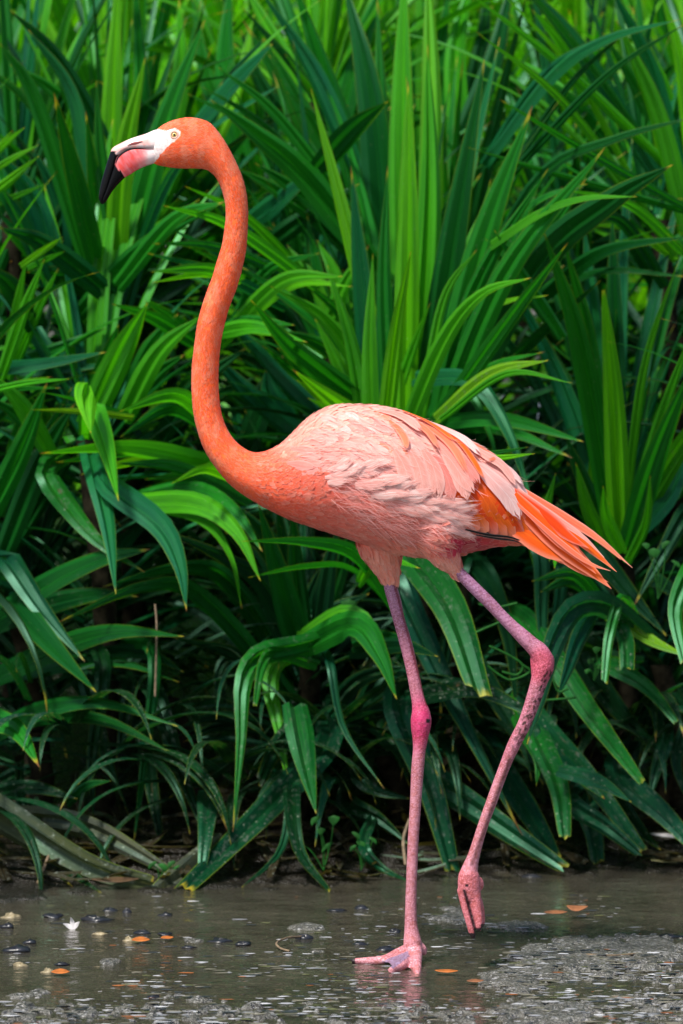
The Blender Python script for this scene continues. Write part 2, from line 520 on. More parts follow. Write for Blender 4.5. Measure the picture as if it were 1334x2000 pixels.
# prototypes for the leaves nobody can trace: arcs in XZ, shared by all rosettes
PROTO = []
for (e0, droop, wd) in [(86, 6, .062), (78, 14, .066), (72, 26, .068), (64, 34, .07), (58, 48, .068), (50, 66, .07),
                        (44, 84, .066), (34, 92, .07), (22, 96, .07), (6, 84, .068), (70, 70, .06), (62, 15, .066)]:
    a, p, pts = math.radians(e0), Vector((0, 0, 0)), []
    for i in range(9):
        pts.append(p.copy())
        q = i / 8
        aa = a - math.radians(droop) * (q ** 1.6) * 1.15
        p = p + Vector((math.cos(aa), 0, math.sin(aa))) / 8
    v, f, uv = leaf_arrays(pts, wd * 0.78, (0, 1, 0), random.uniform(-.15, .15), n=13, fold=0.38, wave=0.14)
    me = mesh_from('leaf', v, f, uv)
    me.materials.append(M_LEAF)
    PROTO.append((e0, me))
def rosette(parent, centre, n, az=(0, 360), el=(0, 11), size=(0.5, 0.85), tints='ggdl', age=(0, 0.2), up=0.0, wide=1.0):
    """n leaves round a growing point, inner ones steep, outer ones arching over."""
    centre = Vector(centre)
    n = int(n * 1.6)
    for k in range(n):
        t = (k + 0.5) / n
        lo, hi = el
        pi = int(min(hi, max(lo, round(lo + (hi - lo) * t + random.uniform(-1.3, 1.3)))))
        me = PROTO[pi][1]
        o = bpy.data.objects.new('leaf', me)
        COL.objects.link(o)
        o.parent = parent
        a = math.radians(random.uniform(*az))
        L = random.uniform(*size)
        o.location = centre - Vector(parent.location) + Vector((math.cos(a), math.sin(a), 0)) * 0.015 + Vector((0, 0, up * (0.5 - t)))
        o.rotation_euler = (random.uniform(-.18, .18), random.uniform(-.1, .1), a)
        o.scale = (L, L * wide * random.uniform(0.8, 1.15), L)
        c = TINT[random.choice(tints)]
        j = random.uniform(0.8, 1.2)
        o.color = (c[0] * j * random.uniform(.85, 1.15), c[1] * j, c[2] * j * random.uniform(.8, 1.25), 1 - random.uniform(*age))

GP = 'pandan plants growing along the bank'
PLANTS = {}   # key: object, centre
def plant(key, px, py, Y, label, group=GP):
    c = P(px, py, Y)
    o = thing('pandan_plant', label, 'plant', (c.x, c.y, float(ground_z(c.x, c.y))), group)
    stem_obj(o, c)
    PLANTS[key] = (o, c, Y)
    return o
plant('A', 795, 880, 1.55, 'large upright pandan clump rising behind the back of the flamingo, with tall lime blades')
plant('B', 205, 560, 1.85, 'pandan clump of steep dark and lime blades directly behind the beak of the flamingo')
plant('C', 1215, 1050, 1.55, 'pandan clump at the right above the tail tip, one blunt lime blade in its middle')
plant('D', 900, 1120, 1.45, 'pandan clump behind both legs with broad blunt leaves hanging to the water')
plant('E', 605, 1290, 1.40, 'low pandan clump under the breast of the flamingo with a bent hanging leaf')
plant('F', 30, 1180, 1.45, 'shaded pandan clump at the left edge below the beak with arching leaves pointing right')
plant('H', 1290, 1300, 1.55, 'low pandan clump at the right edge whose old leaves slant down into the water')
plant('J', 170, 860, 1.40, 'pandan clump at the left with three pale leaves hanging straight down, below the beak')
plant('K', 640, 700, 1.75, 'pandan clump beside the neck of the flamingo with blades fanning to the upper left')
plant('L', 1290, 430, 1.95, 'slender pandan clump at the upper right with thin crossing leaves')
plant('M', 20, 420, 1.95, 'glossy pale pandan clump at the left edge level with the beak')
plant('N', 620, 200, 2.4, 'softly blurred pandan clump at the top between the head and the tall middle clump')

# leaves traced from the photograph: plant, points base to tip, width px, tint, depths base/tip offset, roll deg, age, blunt
T = []
def L(k, pts, w, c='g', y=None, roll=None, age=0.0, blunt=0.0, **kw):
    T.append((k, pts, w, c, y, roll, age, blunt, kw))
# left clump B
L('B', [(200, 560), (150, 360), (106, 185)], 52, 'd', (1.75, 1.45), -20)
L('B', [(225, 560), (240, 320), (283, 116)], 58, 'b', (1.75, 1.6), 25)
L('B', [(235, 560), (315, 260), (399, 42)], 66, 'g', (1.8, 1.7), 20)
L('B', [(215, 540), (218, 220), (232, -70)], 64, 'b', (1.95, 2.0), 10)
L('B', [(250, 560), (280, 300), (262, -60)], 66, 'g', (2.0, 2.1), -15)
L('B', [(245, 560), (330, 350), (410, 270)], 32, 't', (1.7, 1.6), -50)
L('B', [(190, 540), (150, 210), (57, 60)], 46, 't', (1.85, 1.8), 40)
L('B', [(170, 520), (70, 200), (0, 85)], 42, 'g', (1.9, 1.8), -20)
L('B', [(220, 300), (110, 110), (20, 20)], 40, 'd', (2.0, 1.9), 10)
L('B', [(240, 570), (200, 330), (188, 160)], 40, 'g', (1.8, 1.75), -10)
L('B', [(250, 570), (345, 200), (350, 0)], 60, 'l', (2.1, 2.2), 10)
L('B', [(230, 560), (340, 430), (437, 395)], 42, 'g', (1.6, 1.35), 30)
L('B', [(230, 590), (90, 480), (0, 445)], 60, 'd', (1.7, 1.5), -10)
# glossy clump M at the left
L('M', [(110, 520), (60, 380), (-20, 285)], 60, 't', (1.75, 1.7), 45)
L('M', [(95, 560), (40, 430), (-20, 350)], 56, 't', (1.7, 1.6), 50)
L('M', [(-60, 410), (20, 350), (76, 305)], 24, 'b', (1.6, 1.4), 15)
L('M', [(-70, 360), (0, 290), (49, 248)], 22, 'b', (1.7, 1.5), 15)
L('M', [(40, 520), (90, 485), (122, 463)], 18, 'b', (1.5, 1.35), 0)
L('M', [(125, 290), (150, 200), (190, 160)], 24, 'l', (2.0, 1.9), 0)
L('M', [(-40, 600), (30, 420), (110, 200)], 50, 'd', (1.9, 2.0), 0)
L('M', [(70, 640), (20, 560), (-30, 520)], 60, 'd', (1.6, 1.5), 0)
L('M', [(0, 640), (120, 420), (190, 300)], 46, 'd', (2.0, 1.9), 10)
# middle clump K beside the neck
L('K', [(760, 560), (600, 350), (500, 262), (411, 195)], 62, 'g', (1.75, 1.55), -22)
L('K', [(690, 420), (540, 225), (428, 133)], 30, 'g', (1.8, 1.7), -10)
L('K', [(350, 290), (450, 170), (531, 87)], 52, 't', (1.9, 1.75), 48)
L('K', [(700, 330), (610, 130), (500, -30)], 46, 't', (2.0, 2.0), 40)
L('K', [(740, 480), (650, 200), (572, -40)], 66, 'g', (2.05, 2.0), -15)
L('K', [(700, 290), (620, 190), (556, 105)], 24, 'l', (2.1, 2.0), 0)
L('K', [(620, 560), (450, 440), (321, 402)], 34, 'l', (1.6, 1.35), 25)
L('K', [(130, 640), (280, 482), (440, 393)], 48, 'g', (1.75, 1.5), 15)
L('K', [(470, 545), (400, 524), (297, 531)], 34, 'l', (1.5, 1.3), 30)
L('K', [(560, 600), (420, 530), (290, 495)], 32, 't', (1.6, 1.45), 40)
L('K', [(430, 670), (550, 550), (667, 540)], 44, 'l', (1.5, 1.3), 25)
L('K', [(760, 820), (640, 735), (560, 670), (491, 587)], 56, 'g', (1.5, 1.15), -15)
L('K', [(420, 650), (500, 640), (598, 668)], 38, 'l', (1.45, 1.25), 35)
L('K', [(780, 790), (640, 640), (470, 520)], 46, 'g', (1.6, 1.5), -25)
L('K', [(740, 780), (640, 630), (530, 560)], 42, 'l', (1.55, 1.4), -20)
L('K', [(740, 850), (660, 790), (572, 722)], 56, 'b', (1.4, 1.15), -10)
L('K', [(620, 800), (520, 700), (430, 610)], 56, 't', (1.7, 1.7), 45)
L('K', [(600, 860), (490, 770), (410, 690)], 56, 't', (1.75, 1.75), 40)
L('K', [(620, 330), (690, 250), (756, 199)], 58, 'd', (1.7, 1.5), -20)
L('K', [(480, 440), (560, 380), (640, 310)], 48, 't', (1.85, 1.75), 40)
L('K', [(520, 480), (590, 430), (700, 360)], 50, 'd', (1.9, 1.85), 10)
L('K', [(480, 880), (520, 780), (580, 700)], 60, 'd', (1.8, 1.8), 25)
L('K', [(580, 860), (530, 770), (520, 720)], 60, 't', (1.75, 1.75), -30)
L('K', [(660, 780), (625, 560), (600, 420)], 44, 'g', (1.8, 1.85), 10)
L('K', [(690, 760), (660, 560), (620, 470)], 44, 'l', (1.7, 1.75), -10)
L('K', [(640, 640), (670, 560), (720, 480)], 40, 'l', (1.7, 1.65), 10)
# tall middle clump A
L('A', [(800, 880), (785, 300), (790, -80)], 74, 'l', (1.75, 1.95), 12)
L('A', [(830, 880), (842, 250), (835, -80)], 66, 'b', (1.75, 1.95), -12)
L('A', [(790, 890), (797, 420), (797, 163)], 60, 'b', (1.5, 1.5), 10)
L('A', [(808, 890), (838, 420), (835, 93)], 66, 'l', (1.55, 1.6), -18)
L('A', [(770, 880), (730, 250), (672, -40)], 84, 'd', (1.85, 2.05), 10)
L('A', [(825, 890), (885, 470), (945, 123)], 78, 'd', (1.5, 1.5), 18)
L('A', [(850, 880), (890, 480), (975, 80)], 52, 't', (1.7, 1.8), 40)
L('A', [(850, 890), (935, 500), (1038, 212)], 80, 'g', (1.45, 1.3), 22)
L('A', [(840, 890), (985, 540), (1178, 293)], 62, 'g', (1.45, 1.2), 20)
L('A', [(860, 880), (1040, 530), (1190, 395), (1312, 323)], 82, 'd', (1.5, 1.15), 28)
L('A', [(960, 480), (1055, 418), (1140, 388), (1242, 384)], 30, 'l', (1.35, 1.1), 50)
L('A', [(740, 880), (708, 560), (686, 330)], 54, 't', (1.55, 1.45), 38)
L('A', [(765, 880), (750, 560), (757, 328)], 44, 'g', (1.5, 1.45), -10)
L('A', [(745, 900), (772, 660), (802, 493)], 42, 'b', (1.3, 1.15), -15)
L('A', [(730, 890), (722, 690), (728, 500)], 42, 'l', (1.35, 1.3), 20)
L('A', [(720, 890), (690, 690), (640, 520)], 44, 'l', (1.4, 1.35), -20)
L('A', [(770, 900), (860, 680), (940, 575), (1036, 543)], 44, 'l', (1.35, 1.05), 28)
L('A', [(800, 900), (980, 645), (1107, 477)], 42, 'g', (1.35, 1.1), -22)
L('A', [(850, 820), (960, 730), (1070, 704)], 36, 'y', (1.2, 1.0), 35, 0.3)
L('A', [(860, 820), (990, 730), (1116, 748)], 18, 'l', (1.2, 1.0), 20)
L('A', [(820, 840), (865, 590), (931, 488)], 26, 'l', (1.4, 1.3), 10)
L('A', [(830, 900), (890, 640), (1010, 500)], 60, 'd', (1.55, 1.6), 15)
L('A', [(820, 890), (960, 640), (1100, 520)], 56, 'k', (1.65, 1.7), 10)
L('A', [(810, 740), (920, 745), (990, 840), (1040, 985)], 46, 't', (1.35, 1.15), 38)
L('A', [(840, 830), (980, 820), (1137, 862)], 50, 'g', (1.35, 1.15), 45)
L('A', [(860, 890), (960, 895), (1044, 886)], 18, 'b', (0.75, 0.6), 20)
L('A', [(700, 1140), (740, 1090), (820, 1110)], 30, 'l', (1.2, 1.0), 20)
# thin crossing leaves L, upper right
L('L', [(1320, 500), (1110, 210), (934, 65)], 24, 'l', (1.8, 1.55), 15)
L('L', [(1300, 320), (1090, 122), (918, -12)], 26, 'l', (1.9, 1.7), 15)
L('L', [(950, 320), (1080, 150), (1190, 76), (1324, 39)], 36, 't', (1.8, 1.5), 45)
L('L', [(980, 360), (1180, 152), (1342, 44)], 22, 'd', (1.75, 1.5), 20)
L('L', [(1345, 410), (1140, 292), (979, 196)], 22, 'g', (1.7, 1.4), 15)
L('L', [(920, 580), (1055, 345), (1200, 272), (1350, 230)], 30, 'd', (1.7, 1.45), 25)
L('L', [(1345, 450), (1285, 220), (1205, 42)], 54, 'l', (1.9, 1.8), 35)
L('L', [(1330, 330), (1272, 130), (1190, -30)], 44, 't', (2.0, 1.9), 42)
L('L', [(1290, 350), (1130, 90), (1010, -40)], 54, 't', (2.0, 1.95), 42)
L('L', [(1350, 300), (1330, 120), (1290, -20)], 40, 'b', (2.0, 1.95), 10)
L('L', [(1150, 200), (1100, 90), (1040, 20)], 34, 'l', (2.1, 2.0), 20)
L('L', [(1060, 580), (1180, 492), (1350, 462)], 38, 'd', (1.6, 1.35), 40)
L('L', [(1345, 500), (1230, 400), (1100, 370)], 26, 'l', (1.65, 1.5), 25)
L('L', [(1300, 560), (1210, 430), (1115, 450)], 34, 'd', (1.75, 1.6), 20)
# right clump C
L('C', [(1200, 1060), (1135, 680), (1062, 453)], 60, 'g', (1.5, 1.25), 20)
L('C', [(1212, 1070), (1198, 780), (1178, 564)], 60, 'b', (1.45, 1.25), -8, 0, 0.12)
L('C', [(1222, 1000), (1258, 720), (1323, 515)], 24, 'l', (1.5, 1.3), 10)
L('C', [(1222, 1060), (1290, 820), (1355, 640)], 34, 'l', (1.45, 1.25), 10)
L('C', [(1225, 1070), (1285, 880), (1355, 710)], 62, 'g', (1.4, 1.2), -20)
L('C', [(1200, 1060), (1100, 760), (984, 522)], 52, 't', (1.6, 1.6), 42)
L('C', [(1190, 1060), (1060, 770), (925, 575)], 38, 't', (1.7, 1.75), 42)
L('C', [(1200, 1000), (1160, 620), (1140, 435)], 44, 't', (1.7, 1.75), -30)
L('C', [(1215, 1000), (1200, 620), (1196, 420)], 46, 'd', (1.75, 1.8), 10)
L('C', [(1100, 660), (1025, 545), (966, 450)], 32, 'g', (1.4, 1.3), -15)
L('C', [(1220, 1060), (1310, 960), (1350, 830)], 60, 't', (1.5, 1.5), 35)
L('C', [(1200, 1080), (1140, 940), (1105, 850)], 44, 'd', (1.55, 1.5), 10)
L('C', [(1195, 1090), (1150, 1000), (1125, 905)], 40, 'l', (1.45, 1.35), -10)
L('C', [(1215, 1080), (1185, 1010), (1178, 950)], 34, 'l', (1.35, 1.25), 15)
L('C', [(1225, 1100), (1262, 1020), (1270, 930)], 26, 'l', (1.4, 1.3), 0)
L('C', [(1060, 1130), (1065, 1010), (1085, 925)], 30, 'l', (1.35, 1.3), 0)
# clump J at the left, hanging leaves
L('J', [(170, 830), (235, 690), (287, 593)], 62, 'l', (1.45, 1.35), -15)
L('J', [(380, 670), (300, 620), (221, 594)], 34, 'g', (1.55, 1.4), 25)
L('J', [(240, 820), (310, 690), (392, 618)], 50, 'l', (1.5, 1.4), 15)
L('J', [(420, 905), (250, 872), (81, 885)], 48, 'l', (1.4, 1.1), 48)
L('J', [(440, 860), (350, 772), (235, 803)], 44, 'l', (1.45, 1.2), 45)
L('J', [(260, 815), (150, 803), (64, 800)], 16, 'y', (1.3, 1.1), 10)
L('J', [(172, 752), (166, 785), (177, 845)], 50, 'b', (1.2, 1.0), 35, base_w=0.25)
L('J', [(178, 800), (205, 870), (231, 977)], 54, 'l', (1.25, 0.95), 30)
L('J', [(185, 920), (210, 1030), (226, 1158)], 54, 't', (1.2, 0.95), 18)
L('J', [(215, 950), (310, 1025), (350, 1105), (364, 1192)], 58, 't', (1.2, 0.9), 35)
L('J', [(90, 920), (140, 1000), (200, 1065), (282, 1117)], 48, 'g', (1.35, 1.2), 25, 0.5)
L('J', [(250, 985), (380, 985), (460, 1040), (508, 1133)], 54, 'l', (1.25, 0.95), 45)
L('J', [(-20, 1010), (45, 870), (92, 748)], 52, 'g', (1.4, 1.25), 15)
L('J', [(0, 1100), (85, 890), (145, 790)], 54, 'd', (1.5, 1.4), 10)
L('J', [(100, 890), (40, 790), (-20, 730)], 42, 'l', (1.4, 1.3), -20)
L('J', [(0, 740), (45, 610), (86, 508)], 28, 'l', (1.45, 1.35), 10)
L('J', [(-60, 775), (40, 750), (135, 740)], 16, 'l', (1.35, 1.15), 10)
L('J', [(-40, 725), (80, 712), (205, 688)], 38, 't', (1.5, 1.45), 45)
L('J', [(460, 935), (400, 915), (335, 944)], 26, 'b', (1.2, 1.0), 35)
L('J', [(490, 980), (350, 912), (230, 905)], 32, 'g', (1.4, 1.3), 40)
L('J', [(440, 940), (330, 880), (240, 860)], 40, 'd', (1.6, 1.5), 40)
L('J', [(280, 880), (200, 780), (150, 600)], 56, 'd', (1.7, 1.75), 10)
L('J', [(60, 860), (110, 740), (200, 620)], 46, 'd', (1.7, 1.7), 10)
L('J', [(300, 880), (380, 760), (480, 680)], 46, 'd', (1.7, 1.65), 10)
# clump F
L('F', [(-40, 1240), (70, 1155), (190, 1095), (292, 1073)], 54, 'g', (1.4, 1.15), 35)
L('F', [(-40, 1340), (110, 1268), (230, 1235), (357, 1243)], 52, 'g', (1.35, 1.05), 42)
L('F', [(30, 1180), (105, 1265), (186, 1350)], 64, 'g', (1.3, 1.0), 15)
L('F', [(10, 1090), (80, 1190), (164, 1290)], 52, 't', (1.35, 1.15), 35)
L('F', [(180, 1275), (280, 1275), (358, 1312)], 30, 'd', (1.4, 1.25), 35)
L('F', [(-20, 1440), (80, 1390), (200, 1375), (346, 1418)], 46, 'g', (1.3, 1.0), 45)
L('F', [(-40, 1390), (30, 1425), (76, 1497)], 58, 'l', (1.2, 1.0), 30)
L('F', [(200, 1290), (180, 1480), (182, 1600)], 38, 'd', (1.3, 1.25), 10, 0.2)
L('F', [(300, 1280), (282, 1480), (262, 1640)], 30, 'g', (1.25, 1.15), 15)
L('F', [(160, 1310), (205, 1470), (239, 1562)], 38, 'd', (1.35, 1.3), 20, 0.4)
L('F', [(130, 1570), (170, 1535), (216, 1525)], 24, 'g', (1.2, 1.15), 20)
L('F', [(300, 1350), (350, 1500), (416, 1662)], 48, 'k', (1.3, 1.1), 25, 0.8)
L('F', [(270, 1400), (300, 1560), (322, 1690)], 40, 'k', (1.35, 1.2), -10, 0.5)
L('F', [(250, 1330), (240, 1430), (228, 1480)], 36, 'd', (1.35, 1.3), 0, 0.4)
L('F', [(-70, 1540), (40, 1612), (180, 1695), (325, 1738)], 74, 'o', (1.1, 0.88), -35, 1.0, 0.55)
L('F', [(-10, 1590), (160, 1612), (330, 1700)], 56, 'o', (1.25, 0.98), -25, 0.9, 0.3)
L('F', [(-30, 1555), (60, 1538), (150, 1560)], 36, 'k', (1.3, 1.2), 20, 0.6)
L('F', [(-30, 1180), (90, 1330), (130, 1480)], 50, 'k', (1.5, 1.45), 10, 0.2)
L('F', [(70, 1630), (120, 1690), (200, 1745)], 34, 'k', (1.1, 0.95), -10, 0.8)
L('F', [(40, 1560), (70, 1660), (150, 1740)], 24, 'k', (1.2, 1.0), -10, 0.6)
# clump E
L('E', [(590, 1290), (548, 1130), (505, 985)], 60, 'g', (1.35, 1.2), 15)
L('E', [(600, 1290), (578, 1110), (572, 990)], 42, 'g', (1.4, 1.3), -15)
L('E', [(618, 1290), (640, 1120), (662, 1030)], 44, 'd', (1.4, 1.35), 10)
L('E', [(570, 1290), (500, 1100), (440, 1040)], 44, 'd', (1.45, 1.4), 20)
L('E', [(600, 1400), (400, 1170), (280, 1145), (117, 1214)], 40, 'g', (1.4, 1.1), 35)
L('E', [(610, 1330), (520, 1150), (440, 1090), (320, 1035)], 48, 'd', (1.45, 1.3), 20)
L('E', [(780, 1200), (700, 1085), (600, 1057), (474, 1057)], 34, 'l', (1.2, 0.95), 45)
L('E', [(660, 1240), (580, 1262), (505, 1280), (474, 1335), (470, 1450), (455, 1622)], 52, 'l', (1.2, 0.92), 25, 0.45)
L('E', [(620, 1300), (540, 1275), (512, 1300), (498, 1380)], 30, 'l', (1.2, 0.98), 20, 0.4, 0.3)
L('E', [(600, 1430), (480, 1290), (340, 1245)], 40, 'k', (1.5, 1.4), 25)
L('E', [(600, 1440), (490, 1340), (400, 1300)], 44, 'k', (1.55, 1.45), 20)
L('E', [(590, 1265), (690, 1222), (740, 1280), (774, 1364)], 60, 'l', (1.2, 0.9), 35)
L('E', [(640, 1280), (670, 1420), (750, 1540)], 20, 't', (1.2, 1.05), 20)
L('E', [(575, 1378), (592, 1470), (617, 1587)], 64, 'g', (1.1, 0.95), 12, 0.3, base_w=0.85)
L('E', [(570, 1420), (535, 1465), (505, 1535)], 44, 'd', (1.2, 1.1), 25, 0.7, 0.5)
L('E', [(640, 1450), (540, 1560), (450, 1650), (355, 1742)], 62, 't', (1.15, 0.9), -25, 0.45, 0.55)
L('E', [(440, 1640), (370, 1700), (312, 1740)], 62, 'o', (1.05, 0.9), -25, 0.9, 0.6)
L('E', [(570, 1540), (548, 1660), (470, 1735)], 26, 't', (1.1, 0.92), 15, 0.3)
L('E', [(570, 1550), (585, 1660), (645, 1742)], 38, 'd', (1.1, 0.88), -15, 0.4, 0.2)
L('E', [(560, 1290), (640, 1200), (720, 1160)], 40, 'k', (1.5, 1.45), 10)
L('E', [(620, 1430), (700, 1330), (820, 1300)], 40, 'k', (1.5, 1.4), 25)
L('E', [(610, 1450), (440, 1400), (350, 1420)], 30, 'k', (1.4, 1.3), 30)
L('E', [(610, 1440), (400, 1500), (330, 1560)], 46, 'k', (1.4, 1.3), 30, 0.3)
L('E', [(640, 1360), (600, 1200), (640, 1080)], 40, 'k', (1.6, 1.6), 0)
L('E', [(540, 1290), (440, 1290), (420, 1380)], 30, 'k', (1.5, 1.4), 10, 0.4)
# clump D behind the legs
L('D', [(800, 1070), (880, 1190), (937, 1357)], 84, 'g', (1.2, 0.9), 22, 0.25, 0.6)
L('D', [(770, 1110), (850, 1300), (920, 1440), (1018, 1628)], 60, 't', (1.3, 1.1), 35, 0.25)
L('D', [(1280, 1260), (1190, 1185), (1120, 1190), (1078, 1265), (1052, 1370), (1030, 1452)], 62, 't', (1.15, 0.75), 30, 0.1)
L('D', [(790, 1365), (920, 1345), (1040, 1395)], 44, 'd', (1.2, 1.0), 35, 0.9, 0.3)
L('D', [(690, 1275), (780, 1262), (854, 1282)], 36, 'd', (1.2, 1.0), 35)
L('D', [(1040, 1230), (1150, 1390), (1257, 1532)], 60, 'g', (1.3, 1.0), 25, 0.3, 0.25)
L('D', [(1050, 1060), (1058, 1200), (1062, 1330)], 44, 't', (1.3, 1.25), 25)
L('D', [(1095, 1100), (1085, 1220), (1080, 1320)], 32, 't', (1.35, 1.3), 25)
L('D', [(1180, 1180), (1120, 1120), (1040, 1135)], 30, 'g', (1.2, 1.05), 30)
L('D', [(940, 1110), (990, 1230), (1010, 1400)], 48, 'd', (1.45, 1.4), 10)
L('D', [(930, 1100), (880, 1230), (860, 1400)], 50, 'k', (1.5, 1.45), 10)
L('D', [(900, 1250), (980, 1380), (1060, 1530)], 60, 'd', (1.35, 1.25), 25, 0.3)
L('D', [(780, 1380), (838, 1530), (886, 1708)], 72, 't', (1.15, 1.08), 15, 0.55, 0.45)
L('D', [(830, 1500), (960, 1600), (1105, 1698)], 64, 't', (1.2, 1.02), -20, 0.6, 0.4)
L('D', [(940, 1440), (1035, 1590), (1092, 1685)], 64, 't', (1.3, 1.12), 15, 0.4, 0.3)
L('D', [(1055, 1450), (1092, 1540), (1104, 1642)], 54, 'g', (1.15, 1.05), 15, 0.5, 0.45)
L('D', [(1050, 1410), (1150, 1520), (1258, 1665)], 58, 't', (1.25, 1.15), 15, 0.4, 0.35)
L('D', [(1020, 1420), (1050, 1480), (1047, 1535)], 34, 'l', (1.2, 1.1), 10, 0.2)
L('D', [(1090, 1505), (1165, 1525), (1232, 1566)], 36, 't', (1.1, 1.05), 30, 0.3)
L('D', [(700, 1510), (740, 1545), (800, 1560)], 44, 'k', (1.3, 1.25), 25, 0.6)
L('D', [(680, 1565), (740, 1600), (800, 1650)], 52, 'k', (1.25, 1.15), -20, 0.6)
L('D', [(710, 1650), (745, 1695), (800, 1722)], 28, 't', (1.05, 1.0), -10, 0.4)
L('D', [(760, 1440), (900, 1545), (1000, 1600)], 50, 'k', (1.4, 1.35), -20, 0.6)
L('D', [(1130, 1060), (1090, 1075), (1083, 1110)], 20, 'b', (1.2, 1.1), 10)
L('D', [(760, 1290), (700, 1400), (690, 1520)], 50, 'k', (1.5, 1.45), 10, 0.4)
L('D', [(840, 1330), (740, 1380), (650, 1430)], 34, 'k', (1.35, 1.3), 30)
# right edge clump H
L('H', [(1350, 1110), (1318, 1190), (1338, 1300)], 44, 'l', (1.1, 0.95), 20, 0, 0.4)
L('H', [(1215, 1170), (1190, 1240), (1180, 1335)], 28, 'l', (1.1, 1.0), 15, 0.5, 0.5)
L('H', [(1205, 1215), (1222, 1250), (1225, 1315)], 40, 'g', (1.15, 1.05), 10, 0.7, 0.75)
L('H', [(1150, 1060), (1230, 1160), (1300, 1240)], 54, 'd', (1.4, 1.3), 25)
L('H', [(1190, 1190), (1270, 1250), (1350, 1285)], 40, 'y', (1.2, 1.1), 30, 0.4)
L('H', [(1180, 1290), (1260, 1340), (1322, 1412)], 42, 'g', (1.3, 1.15), 25, 0.3, 0.3)
L('H', [(1130, 1270), (1210, 1390), (1300, 1470)], 60, 'd', (1.45, 1.4), 25, 0.2)
L('H', [(1110, 1560), (1185, 1615), (1255, 1672)], 46, 't', (1.2, 1.12), -20, 0.5, 0.4)
L('H', [(1210, 1510), (1295, 1590), (1360, 1660)], 64, 't', (1.3, 1.15), 20, 0.5, 0.3)
L('H', [(1148, 1580), (1160, 1630), (1168, 1692)], 46, 't', (1.25, 1.18), 10, 0.5, 0.6)
L('H', [(1300, 1440), (1280, 1510), (1268, 1565)], 36, 't', (1.3, 1.25), 20, 0.5)
L('H', [(1200, 1540), (1250, 1620), (1290, 1660)], 40, 'd', (1.3, 1.2), 10, 0.4)
L('H', [(1350, 1400), (1320, 1480), (1345, 1570)], 40, 'k', (1.35, 1.3), 10, 0.3)
L('H', [(1260, 1130), (1320, 1160), (1360, 1230)], 40, 'd', (1.4, 1.3), 20)
L('H', [(1340, 1000), (1290, 1090), (1240, 1180)], 44, 'd', (1.4, 1.3), 20)
# blurred clump N
L('N', [(640, 300), (560, 120), (470, -40)], 50, 'l', (2.4, 2.5), 20)
L('N', [(650, 300), (700, 100), (760, -60)], 60, 'g', (2.5, 2.6), 20)
L('N', [(630, 300), (520, 180), (470, 60)], 50, 'd', (2.4, 2.4), 20)
L('N', [(900, 300), (890, 100), (930, -60)], 56, 'l', (2.5, 2.6), 10)
L('N', [(880, 320), (960, 130), (1000, -40)], 56, 'd', (2.4, 2.5), 10)
L('N', [(470, 300), (440, 140), (450, -40)], 60, 'g', (2.4, 2.5), 10)

def yground(py):
    return 6876.0 / max(py - 739.0, 1.0) - 6.0
for (k, pts, wpx, tint, yd, roll, age, blunt, kw) in T:
    o, c, Y = PLANTS[k]
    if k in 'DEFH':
        tint = LOW_SHADE[tint]
    y0, y1 = yd if yd else (Y, Y - 0.3)
    if pts[1][1] > pts[0][1] + 25 and not kw and tint != 'o':
        # a hanging leaf first arches up and over from its crown further back
        cpx = PX(c)[0]
        dx, dy = cpx[0] - pts[0][0], cpx[1] - pts[0][1]
        ll = math.hypot(dx, dy) + 1e-6
        st_ = min(ll, 70.0)
        lead = [(pts[0][0] + dx / ll * st_, pts[0][1] + dy / ll * st_)]
    else:
        lead = []
    n = len(pts)
    jit = random.uniform(-0.03, 0.03)
    w3 = []
    for i, (px, py) in enumerate(pts):
        q = i / (n - 1)
        yy = y0 + (y1 - y0) * q + jit
        yy = min(yy, yground(py + 2))
        w3.append(P(px, py, yy))
    if lead:
        w3.insert(0, P(*lead[0], min(y0 + 0.24, yground(lead[0][1] + 2))))
    width = wpx / FPX * (6 + 0.5 * (y0 + y1))
    r = math.radians(roll if roll is not None else random.uniform(-25, 25))
    # turn the upper face towards the sky
    width = width / max(0.8, math.cos(r))
    seg = w3[-1] - w3[0]
    if blunt == 0:
        w3[-1] = w3[-1] + (w3[-1] - w3[-2]) * 0.02
    width *= 0.80 if k in 'ABCKLMN' else 0.90
    leaf_obj('leaf', w3, width, tint, age, o, r, blunt=blunt, wave=0.12, fold=0.40, **kw)
    # its neighbours in the same fan, a little behind
    for q in range(2 if k in 'KMJ' else 1):
        if blunt or tint == 'o' or kw or lead:
            break
        da, sc_ = random.choice((-1, 1)) * random.uniform(0.05, 0.26), random.uniform(0.68, 1.08)
        back = random.uniform(0.06, 0.28)
        b0, w4 = w3[0], []
        rot = Matrix.Rotation(da, 3, 'Y')
        for i_, p_ in enumerate(w3):
            v_ = rot @ (p_ - b0) * sc_
            w4.append(b0 + v_ + Vector((0, back, 0)))
        if min(p_.z for p_ in w4) < 0.01:
            continue
        tt = random.choice({'b': 'bllg', 'l': 'lggb', 'g': 'ggdl', 'd': 'ddkg', 't': 'ttdg', 'k': 'kkd', 'y': 'lg', 'e': 'eed', 'u': 'uue'}[tint])
        leaf_obj('leaf', w4, width * random.uniform(.7, 1.0), tt, age + random.uniform(0, .15), o, r + random.uniform(-.4, .4), wave=0.15, fold=0.42)

